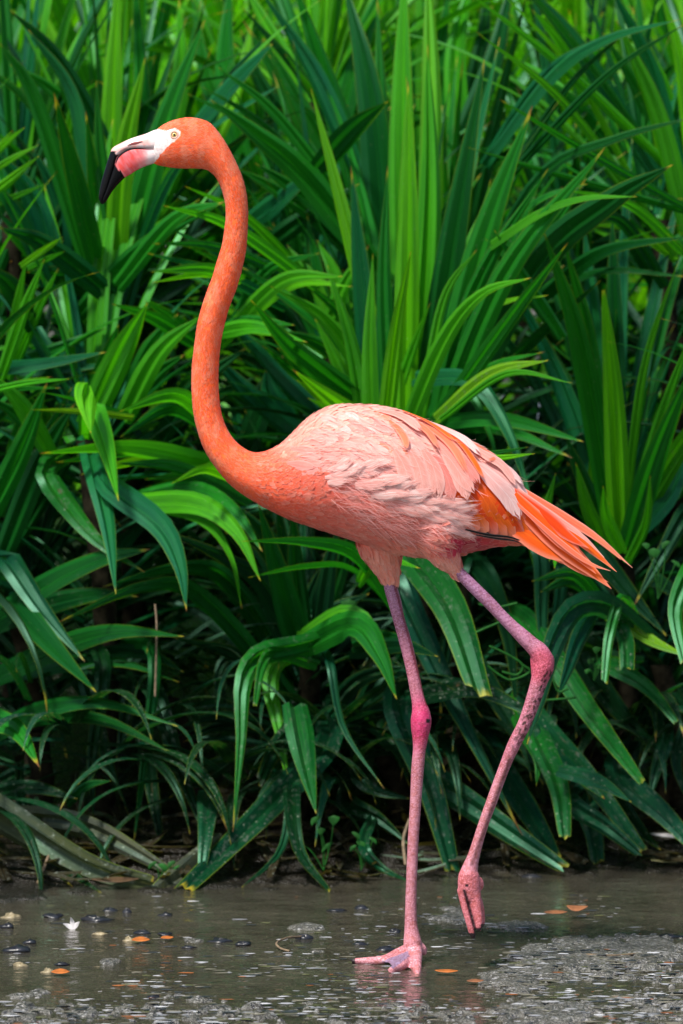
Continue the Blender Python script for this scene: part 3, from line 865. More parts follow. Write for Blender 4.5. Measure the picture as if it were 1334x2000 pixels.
# untraced leaves of the same clumps, behind and beside the traced ones
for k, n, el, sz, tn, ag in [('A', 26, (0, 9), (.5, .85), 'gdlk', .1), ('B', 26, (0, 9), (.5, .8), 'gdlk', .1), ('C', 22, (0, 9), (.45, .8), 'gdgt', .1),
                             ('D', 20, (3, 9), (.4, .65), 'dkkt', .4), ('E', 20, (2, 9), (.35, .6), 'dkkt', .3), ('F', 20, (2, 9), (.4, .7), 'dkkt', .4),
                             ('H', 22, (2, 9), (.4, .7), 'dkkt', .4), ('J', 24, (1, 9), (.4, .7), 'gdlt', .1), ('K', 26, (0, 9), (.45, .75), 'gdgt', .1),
                             ('L', 24, (0, 9), (.45, .75), 'gdlt', .1), ('M', 24, (0, 9), (.45, .75), 'gdlt', .1), ('N', 24, (0, 8), (.5, .8), 'glb', .05)]:
    o, c, Y = PLANTS[k]
    rosette(o, c + Vector((0, 0.18, -0.02)), n, (-12, 192), el, sz, tn, (0, ag), 0.16)
    hgt = c.z - float(ground_z(c.x, c.y))
    if Y < 2:
        for q in range(3):
            rosette(o, c + Vector((0, 0.12, -hgt * (0.25 + 0.22 * q))), 7, (-20, 200), (5, 9), (.35, .6), 'dkkkt', (0.1, .5), 0.1)

# low, shaded rosettes between the front clumps and taller blurred rows behind
def extra(x, y, zc, n, label, group, el=(0, 9), sz=(.5, .85), tn='gdlk', ag=.15, az=(0, 360)):
    zg = float(ground_z(x, y))
    o = thing('pandan_plant', label, 'plant', (x, y, zg), group)
    stem_obj(o, (x, y, max(zc, zg + 0.05)))
    rosette(o, (x, y, zc), n, az, el, sz, tn, (0, ag), 0.2)
    return o
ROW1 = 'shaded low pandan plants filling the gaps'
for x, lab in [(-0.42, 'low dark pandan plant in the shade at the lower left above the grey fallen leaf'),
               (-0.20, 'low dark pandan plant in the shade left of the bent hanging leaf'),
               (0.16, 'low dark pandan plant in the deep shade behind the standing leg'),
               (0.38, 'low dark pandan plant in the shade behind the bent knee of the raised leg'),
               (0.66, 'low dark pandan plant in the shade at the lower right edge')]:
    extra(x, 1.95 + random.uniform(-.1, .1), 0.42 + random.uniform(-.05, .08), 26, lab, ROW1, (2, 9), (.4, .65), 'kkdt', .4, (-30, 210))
for x, lab in [(-0.58, 'ragged old pandan plant drooping over the water at the far left'), (-0.33, 'ragged old pandan plant drooping behind the grey fallen leaf'),
               (-0.10, 'ragged old pandan plant drooping under the bent hanging leaf'), (0.07, 'ragged old pandan plant drooping just left of the standing leg'),
               (0.24, 'ragged old pandan plant drooping between the two legs'), (0.46, 'ragged old pandan plant drooping right of the raised foot'), (0.64, 'ragged old pandan plant drooping over the water at the far right')]:
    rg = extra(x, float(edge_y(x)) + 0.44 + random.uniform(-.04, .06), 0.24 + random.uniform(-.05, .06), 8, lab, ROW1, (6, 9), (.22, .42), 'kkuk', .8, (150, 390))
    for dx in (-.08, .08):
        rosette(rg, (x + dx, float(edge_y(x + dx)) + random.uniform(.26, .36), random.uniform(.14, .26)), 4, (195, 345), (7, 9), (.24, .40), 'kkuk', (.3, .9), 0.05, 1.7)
ROW2 = 'pandan plants in the second row'
for x, z, lab in [(-0.75, .75, 'second row pandan plant at the left edge half way down'), (-0.45, .95, 'second row pandan plant behind the curve of the neck on its left'),
                  (-0.12, .90, 'second row pandan plant between the neck and the back of the flamingo'), (0.22, .85, 'second row pandan plant hidden behind the tall middle clump'),
                  (0.52, .95, 'second row pandan plant behind the tail side, left of the right clump'), (0.82, .8, 'second row pandan plant at the right edge half way down')]:
    extra(x, 2.35 + random.uniform(-.1, .12), z, 30, lab, ROW2, (0, 9), (.5, .8), 'gdgt', .1)
ROW3 = 'blurred pandan plants in the third row'
for x, z, lab in [(-0.85, 1.15, 'blurred third row pandan plant at the upper left edge'), (-0.5, 1.25, 'blurred third row pandan plant above the beak'),
                  (-0.15, 1.2, 'blurred third row pandan plant just right of the crown of the head'), (0.2, 1.2, 'blurred third row pandan plant behind the tallest lime blades'),
                  (0.55, 1.2, 'blurred third row pandan plant behind the thin crossing leaves'), (0.9, 1.15, 'blurred third row pandan plant at the upper right edge')]:
    extra(x, 3.1 + random.uniform(-.15, .15), z, 32, lab, ROW3, (0, 8), (.55, .9), 'lgbd', .05)
ROW4 = 'blurred pandan plants in the last row'
for i, (x, lab) in enumerate([(-0.8, 'farthest blurred pandan plant in the upper left corner'), (-0.35, 'farthest blurred pandan plant at the top above the head'),
               (0.05, 'farthest blurred pandan plant at the top left of the tall clump'), (0.45, 'farthest blurred pandan plant at the top right of the tall clump'),
               (0.85, 'farthest blurred pandan plant in the upper right corner')]):
    extra(x, 4.0 + random.uniform(-.15, .15), 1.45 + random.uniform(-.1, .1), 34, lab, ROW4, (0, 8), (.6, .95), 'lbbg', .05)
# dead leaves litter the bank
vs, fs, uvs = [], [], []
for i in range(420):
    x = random.uniform(-0.9, 0.9)
    y = float(edge_y(x)) + random.uniform(-0.03, 0.9)
    a, ln = random.uniform(0, 6.28), random.uniform(.06, .22)
    p = Vector((x, y, 0))
    pts = []
    for q in (-.5, 0, .5):
        xx, yy = x + math.cos(a) * ln * q, y + math.sin(a) * ln * q
        pts.append(Vector((xx, yy, max(0.001, float(ground_z(xx, yy))) + random.uniform(.004, .03))))
    v, f, uv = leaf_arrays(pts, random.uniform(.012, .03), (-math.sin(a), math.cos(a), 0), random.uniform(-.4, .4), n=5)
    b = len(vs)
    vs += v
    fs += [tuple(q + b for q in ff) for ff in f]
    uvs += [(u_, v_ * .9) for u_, v_ in uv]
dl = obj('dead_leaves', mesh_from('dead_leaves', vs, fs, uvs), M_LEAF)
dl.color = (0.035, 0.028, 0.016, 0.3)
dl['kind'] = 'stuff'
dl['label'] = 'dark dead leaves littering the bank under the plants'
# plants beyond the sides of the picture
for x, y, z in [(-0.85, 1.55, .62), (-1.45, 1.6, .55), (-1.0, 2.0, .85), (0.95, 1.5, .6), (1.5, 1.6, .55), (-1.15, 2.7, 1.05), (1.1, 2.7, 1.05), (-1.9, 2.0, .7), (1.9, 2.0, .7), (-1.5, 2.3, .8), (1.5, 2.4, .85), (-1.3, 3.2, 1.2), (1.3, 3.3, 1.2)]:
    extra(x, y, z, 30, ('waterside' if y < 1.65 else 'front row' if y < 2.2 else 'second row' if y < 2.5 else 'third row' if y < 2.9 else 'back row') + ' pandan plant ' + ('next to' if abs(x) < 1.2 else 'a step beyond' if abs(x) < 1.6 else 'well beyond') + ' the ' + ('left' if x < 0 else 'right') + ' edge of the picture', 'pandan plants beyond the ' + ('left' if x < 0 else 'right') + ' side of the picture', (0, 9), (.5, .8), 'gdlk', .1)
# the far thicket closes the view
vs, fs, uvs = [], [], []
for i in range(3000):
    x, y = random.uniform(-3.2, 3.2), random.uniform(5.0, 6.3)
    p = Vector((x, y, random.uniform(0.3, 2.9)))
    a, e = random.uniform(0, 6.28), random.uniform(0.2, 1.4)
    d = Vector((math.cos(a) * math.cos(e), math.sin(a) * math.cos(e), math.sin(e))) * random.uniform(.3, .7)
    v, f, uv = leaf_arrays([p, p + d * .5 + Vector((0, 0, .05)), p + d], random.uniform(.035, .06), None, random.uniform(-.8, .8), n=5)
    b = len(vs)
    vs += v
    fs += [tuple(q + b for q in ff) for ff in f]
    uvs += uv
th = obj('undergrowth', mesh_from('undergrowth', vs, fs, uvs), M_LEAF)
th.color = (0.10, 0.34, 0.010, 1)
th['kind'] = 'stuff'
th['label'] = 'blurred bright green thicket of leaves behind all the pandan rows'
# ---------------------------------------------------------------- flamingo
# outline pairs read off the photograph: back edge, front/belly edge, half-width px
PAIRS = [((303, 268), (300, 312), 14), ((306, 253), (301, 320), 20), ((332, 237), (325, 326), 27), ((364, 229.5), (355, 329), 30), ((390, 232), (385, 329), 30),
         ((411, 241), (402, 331), 28), ((432, 265), (412, 337), 27), ((448, 291), (421, 346), 26), ((464, 323), (431, 365), 24),
         ((477, 357), (438, 388), 23), ((483.5, 394), (441, 410), 22), ((484, 436), (440, 436), 22), ((481, 485), (434, 476), 23),
         ((474, 520), (423, 513), 24), ((469, 540), (416, 537), 24), ((461.5, 565), (406, 564), 25), ((448, 600), (394.5, 598), 26), ((437, 640), (385, 636), 26),
         ((430, 680), (379, 680), 26), ((427, 720), (374.5, 721), 27), ((427, 760), (374.5, 765), 27), ((431, 800), (378, 808), 29),
         ((440, 830), (387, 845), 31), ((452, 852), (400, 880), 34), ((467, 868), (421, 913), 38), ((485, 880), (448, 945), 43),
         ((503, 884), (482, 971), 50), ((522, 880.5), (520, 992), 58), ((543, 870), (552, 1008), 70), ((563, 854), (585, 1021), 82),
         ((587, 829), (615, 1031), 93), ((614, 808), (640, 1039), 101), ((648, 793), (668, 1048), 107), ((690, 790), (705, 1060), 111),
         ((735, 792), (745, 1073), 112), ((775, 800), (785, 1083), 110), ((815, 814), (822, 1088), 104), ((855, 833), (860, 1091), 96),
         ((900, 853), (900, 1083), 84), ((940, 872), (937, 1074), 68), ((975, 898), (973, 1066), 52), ((1000, 926), (1008, 1064), 38),
         ((1024, 962), (1042, 1068), 26), ((1050, 992), (1075, 1074), 16), ((1075, 1015), (1098, 1078), 9)]
S_ = 1.0 / FPX * 6.0
secA = catmull([(*p[0], *p[1], p[2]) for p in PAIRS], 150)
NR = 36
bv, bf = [], []
def add_tube(rings, closed_caps=True):
    """rings: lists of equal length; appends a closed manifold tube to the body."""
    b, m = len(bv), len(rings[0])
    for r in rings:
        bv.extend(r)
    n = len(rings)
    for i in range(n - 1):
        for j in range(m):
            k = (j + 1) % m
            bf.append((b + i * m + j, b + i * m + k, b + (i + 1) * m + k, b + (i + 1) * m + j))
    for ri, flip in ((0, True), (n - 1, False)):
        c = sum((Vector(v) for v in rings[ri]), Vector()) / m
        bv.append(c)
        ci = len(bv) - 1
        o = b + ri * m
        for j in range(m):
            k = (j + 1) % m
            bf.append((ci, o + k, o + j) if flip else (ci, o + j, o + k))
rings, SPINE = [], []
for (ax, ay, bx, by, w) in secA:
    A, B = P(ax, ay), P(bx, by)
    c, a = (A + B) / 2, (A - B) / 2
    SPINE.append(c)
    r = []
    for j in range(NR):
        th = 2 * math.pi * j / NR
        cs, sn = math.cos(th), math.sin(th)
        # a little fuller towards the belly
        wy = w * S_ * (abs(sn) ** 0.92) * (1 if sn > 0 else -1) * (1.0 - 0.10 * cs)
        r.append(c + a * cs + Vector((0, wy, 0)))
    rings.append(r)
add_tube(rings)
SPINE = np.array([tuple(s) for s in SPINE])
STAN = np.gradient(SPINE, axis=0)
STAN /= np.linalg.norm(STAN, axis=1, keepdims=True)
def limb(points, radii, n=None, m=14, flat=1.0):
    """A round limb through points with radii (m), flat scales its depth."""
    n = n or (len(points) - 1) * 5 + 1
    q = catmull([(*p, r) for p, r in zip(points, radii)], n)
    rings = []
    for i in range(n):
        p = Vector(q[i][:3])
        t = Vector(q[min(i + 1, n - 1)][:3]) - Vector(q[max(i - 1, 0)][:3])
        t.normalize()
        s = t.cross(Vector((0, 1, 0)))
        if s.length < 0.2:
            s = t.cross(Vector((0, 0, 1)))
        s.normalize()
        u = s.cross(t).normalized()
        rings.append([p + (s * math.cos(2 * math.pi * j / m) + u * math.sin(2 * math.pi * j / m) * flat) * max(q[i][3], 0.0008) for j in range(m)])
    add_tube(rings)
def legpts(rows, ys):
    pts, rad = [], []
    for (x0, y0, x1, y1), y in zip(rows, ys):
        a, b = P(x0, y0, y), P(x1, y1, y)
        pts.append((a + b) / 2)
        rad.append((a - b).length / 2)
    return pts, rad
# standing leg (far hip), thigh to ankle
p_, r_ = legpts([(690, 1010, 800, 1010), (697, 1052, 796, 1066), (714, 1085, 788, 1092), (733, 1115, 781, 1114), (746, 1137, 777, 1134)], [.030, .032, .033, .033, .033])
limb(p_, r_, 22, 22, 1.0)
STAND = [(746, 1128, 777, 1126), (750, 1150, 777, 1148), (757, 1175, 784, 1173), (767, 1210, 791, 1208), (778, 1250, 803, 1248), (787, 1284, 812, 1284), (795, 1320, 820, 1320), (801, 1353, 827, 1353), (804, 1376, 833, 1374),
         (803.5, 1392, 840, 1390), (802, 1410, 843, 1405), (803, 1428, 840, 1425), (805.5, 1446, 836, 1442), (806, 1467, 831.5, 1466), (803, 1500, 828.5, 1500), (800, 1576, 822.5, 1576),
         (796, 1640, 818, 1640), (793.5, 1700, 815.5, 1700), (791.5, 1755, 814, 1755), (790, 1800, 815, 1800), (789, 1822, 819, 1822), (787.5, 1842, 824, 1842), (792, 1858, 822, 1860)]
ys = [0.033 - 0.026 * (i / (len(STAND) - 1)) for i in range(len(STAND))]
p_, r_ = legpts(STAND, ys)
limb(p_, r_, 130, 16, 1.0)
LEGS_PATH = [np.array([tuple(v) for v in p_])]
# toes of the standing foot lie on the water's bed
z0 = 0.004
ank = P(806, 1852, 0.007)
toe1 = [ank + Vector((-.004, 0, -.002)), P(780, 1861, 0.02), G(750, 1874, z0 + .004), G(715, 1877, z0), G(686, 1877, z0)]
limb(toe1, [.011, .0085, .0070, .0062, .0040], 26, 12)
toe2 = [ank + Vector((0, -.004, -.004)), P(800, 1868, -.01), G(786, 1884, z0 + .003), G(774, 1891, z0), G(762, 1896, z0)]
limb(toe2, [.012, .010, .0085, .0075, .0045], 26, 12)
toe3 = [ank + Vector((.003, -.003, -.002)), P(812, 1868, -.012), G(813, 1884, z0 + .002), G(814, 1895, z0 - .004), G(815, 1905, z0 - .006)]
limb(toe3, [.012, .0105, .0085, .0075, .004], 26, 12)
toe4 = [P(818, 1845, .010), P(826, 1853, .012), P(828, 1862, .014), P(829, 1866, .015)]
limb(toe4, [.006, .0062, .005, .002], 16, 10)
# webs between the toes
def web(c, a, b, th=0.0026):
    r = []
    for i in range(7):
        t = i / 6
        p, q = c.lerp(a, t), c.lerp(b, t)
        m = (p + q) / 2
        row = []
        for k in range(5):
            s = k / 4
            w_ = p.lerp(q, s) - (q - p).length * 0.0 * Vector((0, 0, 1))
            w_ = w_.lerp(c, 0.28 * t * math.sin(math.pi * s))
            row.append(w_)
        r.append([v + Vector((0, 0, th)) for v in row] + [v - Vector((0, 0, th)) for v in reversed(row)])
    add_tube(r)
web(P(792, 1862, .005), toe1[3] + Vector((.01, 0, 0)), toe2[3])
web(P(806, 1868, -.005), toe2[3], toe3[3])
# raised leg (near hip)
yn = -0.040
p_, r_ = legpts([(800, 1040, 898, 1010), (815, 1066, 902, 1040), (838, 1090, 902, 1070), (862, 1107, 902, 1090), (882, 1120, 902, 1106)], [yn] * 5)
limb(p_, r_, 22, 22, 0.95)
RAISE = [(876, 1112, 898, 1098), (884, 1121, 903, 1108), (912, 1151, 932, 1137), (946, 1185, 964, 1168), (970, 1210, 987, 1193), (991, 1232, 1009, 1214), (1010, 1253, 1032, 1233), (1026, 1270, 1052, 1250), (1036, 1283, 1068, 1262),
         (1041, 1296, 1081, 1284), (1040, 1310, 1081, 1303), (1036.5, 1328, 1071, 1328), (1029, 1360, 1060, 1357), (1012, 1408, 1038, 1416), (991, 1453, 1017, 1455), (974, 1497, 996, 1500), (951, 1559, 971, 1568), (933, 1610, 953, 1616),
         (915.5, 1663, 938, 1669), (902.5, 1693, 934, 1696), (895, 1708, 936, 1712)]
p_, r_ = legpts(RAISE, [yn - 0.01 * i / 20 for i in range(21)])
limb(p_, r_, 120, 16, 1.0)
LEGS_PATH.append(np.array([tuple(v) for v in p_]))
yf = yn - 0.012
# the knobbly ankle joint of the raised leg
limb([P(1056, 1274, yn), P(1068, 1287, yn - .002), P(1068, 1299, yn - .002), P(1060, 1316, yn)], [.0095, .0112, .0108, .0085], 16, 14)
limb([P(1044, 1284, yn), P(1047, 1300, yn - .002), P(1046, 1318, yn)], [.0075, .0085, .0070], 11, 12)
p_, r_ = legpts([(896, 1704, 936, 1708), (893.5, 1722, 938, 1722), (896, 1740, 939, 1740), (905, 1757, 942, 1755)], [yf] * 4)
limb(p_, r_, 16, 14, 0.8)
limb([P(901, 1736, yf), P(907.5, 1770, yf - .004), P(916, 1800, yf - .006), P(922, 1822, yf - .006), P(925, 1834, yf - .006)], [.0072, .0060, .0056, .0052, .0028], 26, 12)
limb([P(924, 1736, yf), P(930, 1770, yf - .004), P(935, 1796, yf - .008), P(936, 1810, yf - .010), P(935, 1820, yf - .011)], [.0105, .0088, .0068, .0054, .0026], 26, 12)
limb([P(926, 1740, yf + .012), P(936, 1770, yf + .016), P(940, 1795, yf + .020), P(941.5, 1811, yf + .020)], [.008, .0072, .0062, .003], 20, 12)
limb([P(934, 1716, yf + .004), P(939, 1728, yf + .006), P(938, 1738, yf + .006)], [.006, .0055, .003], 12, 10)

base_me = bpy.data.meshes.new('union')
base_me.from_pydata([tuple(v) for v in bv], [], bf)
tmp = bpy.data.objects.new('union', base_me)
COL.objects.link(tmp)
rm = tmp.modifiers.new('remesh', 'REMESH')
rm.mode = 'VOXEL'
rm.voxel_size = 0.0021
sm = tmp.modifiers.new('smooth', 'SMOOTH')
sm.factor = 0.5
sm.iterations = 3
dg = bpy.context.evaluated_depsgraph_get()
body_me = bpy.data.meshes.new_from_object(tmp.evaluated_get(dg))
body_me.name = 'body'
bpy.data.objects.remove(tmp)
nv = len(body_me.vertices)
co = np.empty(nv * 3, dtype=np.float32)
body_me.vertices.foreach_get('co', co)
co = co.reshape(-1, 3).astype(float)
nrm = np.empty(nv * 3, dtype=np.float32)
body_me.vertices.foreach_get('normal', nrm)
nrm = nrm.reshape(-1, 3).astype(float)

def in_poly(x, y, poly):
    inside = np.zeros(len(x), bool)
    n = len(poly)
    for i in range(n):
        x1, y1 = poly[i]
        x2, y2 = poly[(i + 1) % n]
        c = ((y1 > y) != (y2 > y)) & (x < (x2 - x1) * (y - y1) / (y2 - y1 + 1e-12) + x1)
        inside ^= c
    return inside
FACE = [(296, 245), (306, 251), (321, 255), (330, 252), (341, 250), (351, 255), (353, 264), (345, 273), (331, 283), (318, 297), (309, 309), (300, 318), (293, 322), (280, 300)]
C_NECK, C_NECK2 = (0.97, 0.135, 0.024), (0.97, 0.25, 0.11)
C_BREAST, C_CORAL = (0.90, 0.14, 0.060), (0.89, 0.23, 0.17)
C_PALE, C_PINK = (0.95, 0.51, 0.42), (0.90, 0.42, 0.33)
def arr(c):
    return np.array(c, float)
def body_colour(p, jitter=True):
    """Plumage and skin colour at world points (n x 3)."""
    q = PX(p)
    x, y = q[:, 0], q[:, 1]
    n = len(x)
    n1 = fbm(x * 0.09, y * 0.05, 3, 3)
    n2 = fbm(x * 0.25, y * 0.25, 2, 8)
    c = arr(C_NECK)[None] * np.ones((n, 1))
    c = c + (arr(C_NECK2) - arr(C_NECK)) * sstep(0.42, 0.75, n1)[:, None] * 0.8
    # breast and belly
    t = sstep(430, 560, x) * (y > 700)
    c = c + (arr(C_BREAST) - c) * t[:, None]
    t = sstep(520, 700, x) * (y > 700)
    c = c + (arr(C_CORAL) - c) * t[:, None]
    # pale shoulder and back
    t = sstep(500, 640, x + 0.8 * (930 - y)) * sstep(935, 860, y + 30 * (n1 - .5)) * (y > 700) * sstep(490, 540, x)
    c = c + (arr(C_PALE) - c) * t[:, None] * (0.55 + 0.45 * n2[:, None])
    # rump and under tail
    t = sstep(880, 930, x) * sstep(1040, 1058, y)
    c = c + (arr((0.78, 0.10, 0.10)) - c) * t[:, None]
    t = sstep(950, 1030, x)
    c = c + (arr((0.90, 0.20, 0.05)) - c) * t[:, None] * 0.8
    t = sstep(1.25, 0.6, np.hypot((x - 896) / 46, (y - 1062) / 17))
    c = c + (arr((0.66, 0.035, 0.075)) - c) * t[:, None]
    # thighs
    t = ((y > 1052) & (x < 830) & (x > 690)).astype(float) * sstep(1052, 1085, y)
    c = c + (arr((0.95, 0.37, 0.27)) - c) * t[:, None]
    t = ((y > 1058) & (x >= 830) & (x < 905)).astype(float) * sstep(1068, 1092, y)
    c = c + (arr((0.95, 0.40, 0.30)) - c) * t[:, None]
    # legs
    leg = (((y > 1133 + 8 * (n2 - .5)) & (x < 860)) | ((x > 878) & (x - 878 + (y - 1116) > 6) & (y > 1104) & (y + 0.0 * x > 1104) & (x - 900 + 1.0 * (y - 1108) > -2) & (y > 1095 + 0.35 * (x - 900))))
    tib = np.where(y < 1380, 1.0, 0.0)
    lc = arr((0.40, 0.20, 0.34))[None] * np.ones((n, 1))
    dn = sstep(1130, 1340, y)[:, None]
    lc = lc + (arr((0.53, 0.20, 0.28)) - lc) * dn
    # knees
    d1 = np.hypot((x - 823) / 1.0, (y - 1412) / 1.5)
    lc = lc + (arr((0.58, 0.045, 0.16)) - lc) * sstep(52, 12, d1)[:, None] * (0.75 + 0.4 * n2[:, None])
    d2 = np.hypot(x - 1060, y - 1300)
    lc = lc + (arr((0.62, 0.10, 0.17)) - lc) * (sstep(48, 20, d2) * 0.8)[:, None]
    low = sstep(1450, 1560, y)[:, None]
    lc = lc + (arr((0.57, 0.26, 0.32)) - lc) * low * 0.8
    foot = sstep(1800, 1850, y)[:, None] * (x < 850)[:, None]
    lc = lc + (arr((0.66, 0.30, 0.36)) - lc) * foot
    foot = (sstep(1690, 1712, y) * (x > 880))[:, None]
    lc = lc + (arr((0.62, 0.20, 0.24)) - lc) * foot
    # brown scale marks and dried mud; shade painted on leg edge and between toes
    s1 = (fbm(x * 0.16 + y * 0.10, y * 0.22 - x * 0.1, 3, 17) > 0.58) & (y > 1430)
    lc = np.where(s1[:, None], lc * arr((0.88, 0.76, 0.68)), lc)
    band = (np.abs(((y + 0.35 * x) * 0.115) % 1 - 0.5) < 0.10) & (y < 1380)
    lc = np.where(band[:, None] & (n2 > 0.42)[:, None], lc * arr((0.66, 0.56, 0.62)), lc)
    lc = np.where(((x < 850) & (y < 1380) & (x > 748 + (y - 1137) * 0.268 + 19) & (x < 748 + (y - 1137) * 0.268 + 24))[:, None], lc * arr((0.62, 0.30, 0.30)), lc)  # shade down the standing leg's right edge, put into its colour
    d = np.abs((x - 1063) + (y - 1345) * 0.47)
    s2 = sstep(0.50, 0.62, fbm(x * 0.26 + y * .1, y * 0.20, 2, 27)) * sstep(22, 8, d) * ((y > 1310) & (x > 940)) * sstep(1520, 1400, y)
    lc = lc + (arr((0.05, 0.025, 0.02)) - lc) * s2[:, None]
    s3 = sstep(5.5, 1.5, np.abs((x - 989) + (y - 1500) * 0.36)) * ((y > 1480) & (y < 1690) & (x > 900)) * (0.4 + 0.6 * n2)
    lc = lc + (arr((0.12, 0.04, 0.04)) - lc) * s3[:, None]
    s4 = (np.hypot(x - 836, y - 1408) < 4.0) | (np.hypot(x - 911, y - 1730) < 3.2)
    lc = np.where(s4[:, None], arr((0.015, 0.008, 0.012)), lc)
    s5 = sstep(5.0, 1.5, np.abs(x - (906 + (y - 1735) * 0.27))) * ((y > 1737) & (y < 1822) & (x > 890))  # dark slit between the raised toes, the gap's shade painted on
    lc = lc + (arr((0.03, 0.01, 0.015)) - lc) * s5[:, None]
    claw = ((y > 1822) & (x > 915) & (x < 931)) | ((y > 1812) & (x >= 930) & (x < 938)) | ((y > 1804) & (x >= 939) & (x < 946)) | ((x < 694) & (y > 1860))
    lc = np.where(claw[:, None], arr((0.03, 0.02, 0.025)), lc)
    webz = in_poly(x, y, [(797, 1857), (745, 1878), (768, 1892), (800, 1868)])
    lc = np.where(webz[:, None], arr((0.30, 0.22, 0.36)), lc)
    c = np.where(leg[:, None], lc, c)
    # face
    f = in_poly(x, y, FACE)
    c = np.where(f[:, None], arr((0.80, 0.67, 0.66)) - 0.05 * n2[:, None], c)
    c = np.where(((np.hypot(x - 340.5, y - 263.5) < 10.5) & f)[:, None], arr((0.86, 0.52, 0.45)), c)
    return c, leg, f
bc, b_leg, b_face = body_colour(co)
ca = body_me.color_attributes.new('Col', 'FLOAT_COLOR', 'POINT')
c4 = np.ones((nv, 4), dtype=np.float32)
c4[:, :3] = bc
c4[:, 3] = b_leg
ca.data.foreach_set('color', c4.ravel())
body_me.polygons.foreach_set('use_smooth', np.ones(len(body_me.polygons), dtype=bool))
body_me.update()

def skin_material():
    k = NT('plumage_and_skin')
    at = k.n('ShaderNodeAttribute', attribute_name='Col')
    tc = k.n('ShaderNodeTexCoord')
    nz = k.noise(tc.outputs['Object'], 260, 3, 0.6)
    vor = k.n('ShaderNodeTexVoronoi', Scale=330.0)
    k.put(vor.inputs['Vector'], tc.outputs['Object'])
    leg = at.outputs['Alpha']
    c = k.mix(k.ramp(nz, 0.3, 0.7), k.mix(1.0, at.outputs['Color'], (0.82, 0.78, 0.78), 'MULTIPLY'), k.mix(1.0, at.outputs['Color'], (1.1, 1.15, 1.15), 'MULTIPLY'))
    mp = k.n('ShaderNodeMapping')
    k.put(mp.inputs['Vector'], tc.outputs['Object'])
    mp.inputs['Scale'].default_value = (0.7, 0.7, 1.25)
    mp.inputs['Rotation'].default_value = (0, 0.6, 0)
    sc = k.n('ShaderNodeTexVoronoi', Scale=300.0)
    sc.feature = 'DISTANCE_TO_EDGE'
    k.put(sc.inputs['Vector'], mp.outputs[0])
    big = k.noise(tc.outputs['Object'], 30, 2, 0.5)
    gap = k.math('MULTIPLY', k.math('MULTIPLY', k.ramp(sc.outputs['Distance'], 0.2, 0.04), k.ramp(big, 0.25, 0.55)), leg)
    c = k.mix(k.math('MULTIPLY', gap, 0.6), c, k.mix(1.0, c, (0.50, 0.22, 0.14), 'MULTIPLY'))
    b = k.n('ShaderNodeBsdfPrincipled', Base_Color=c)
    k.put(b.inputs['Roughness'], k.math('SUBTRACT', 0.75, k.math('MULTIPLY', leg, 0.36)))
    b.inputs['Specular IOR Level'].default_value = 0.36
    h = k.math('ADD', k.math('MULTIPLY', vor.outputs['Distance'], k.math('MULTIPLY', leg, 1.0)), k.math('MULTIPLY', nz, 0.6))
    k.put(b.inputs['Normal'], k.bump(h, 0.38, 0.0014))
    return k.finish(b.outputs[0])
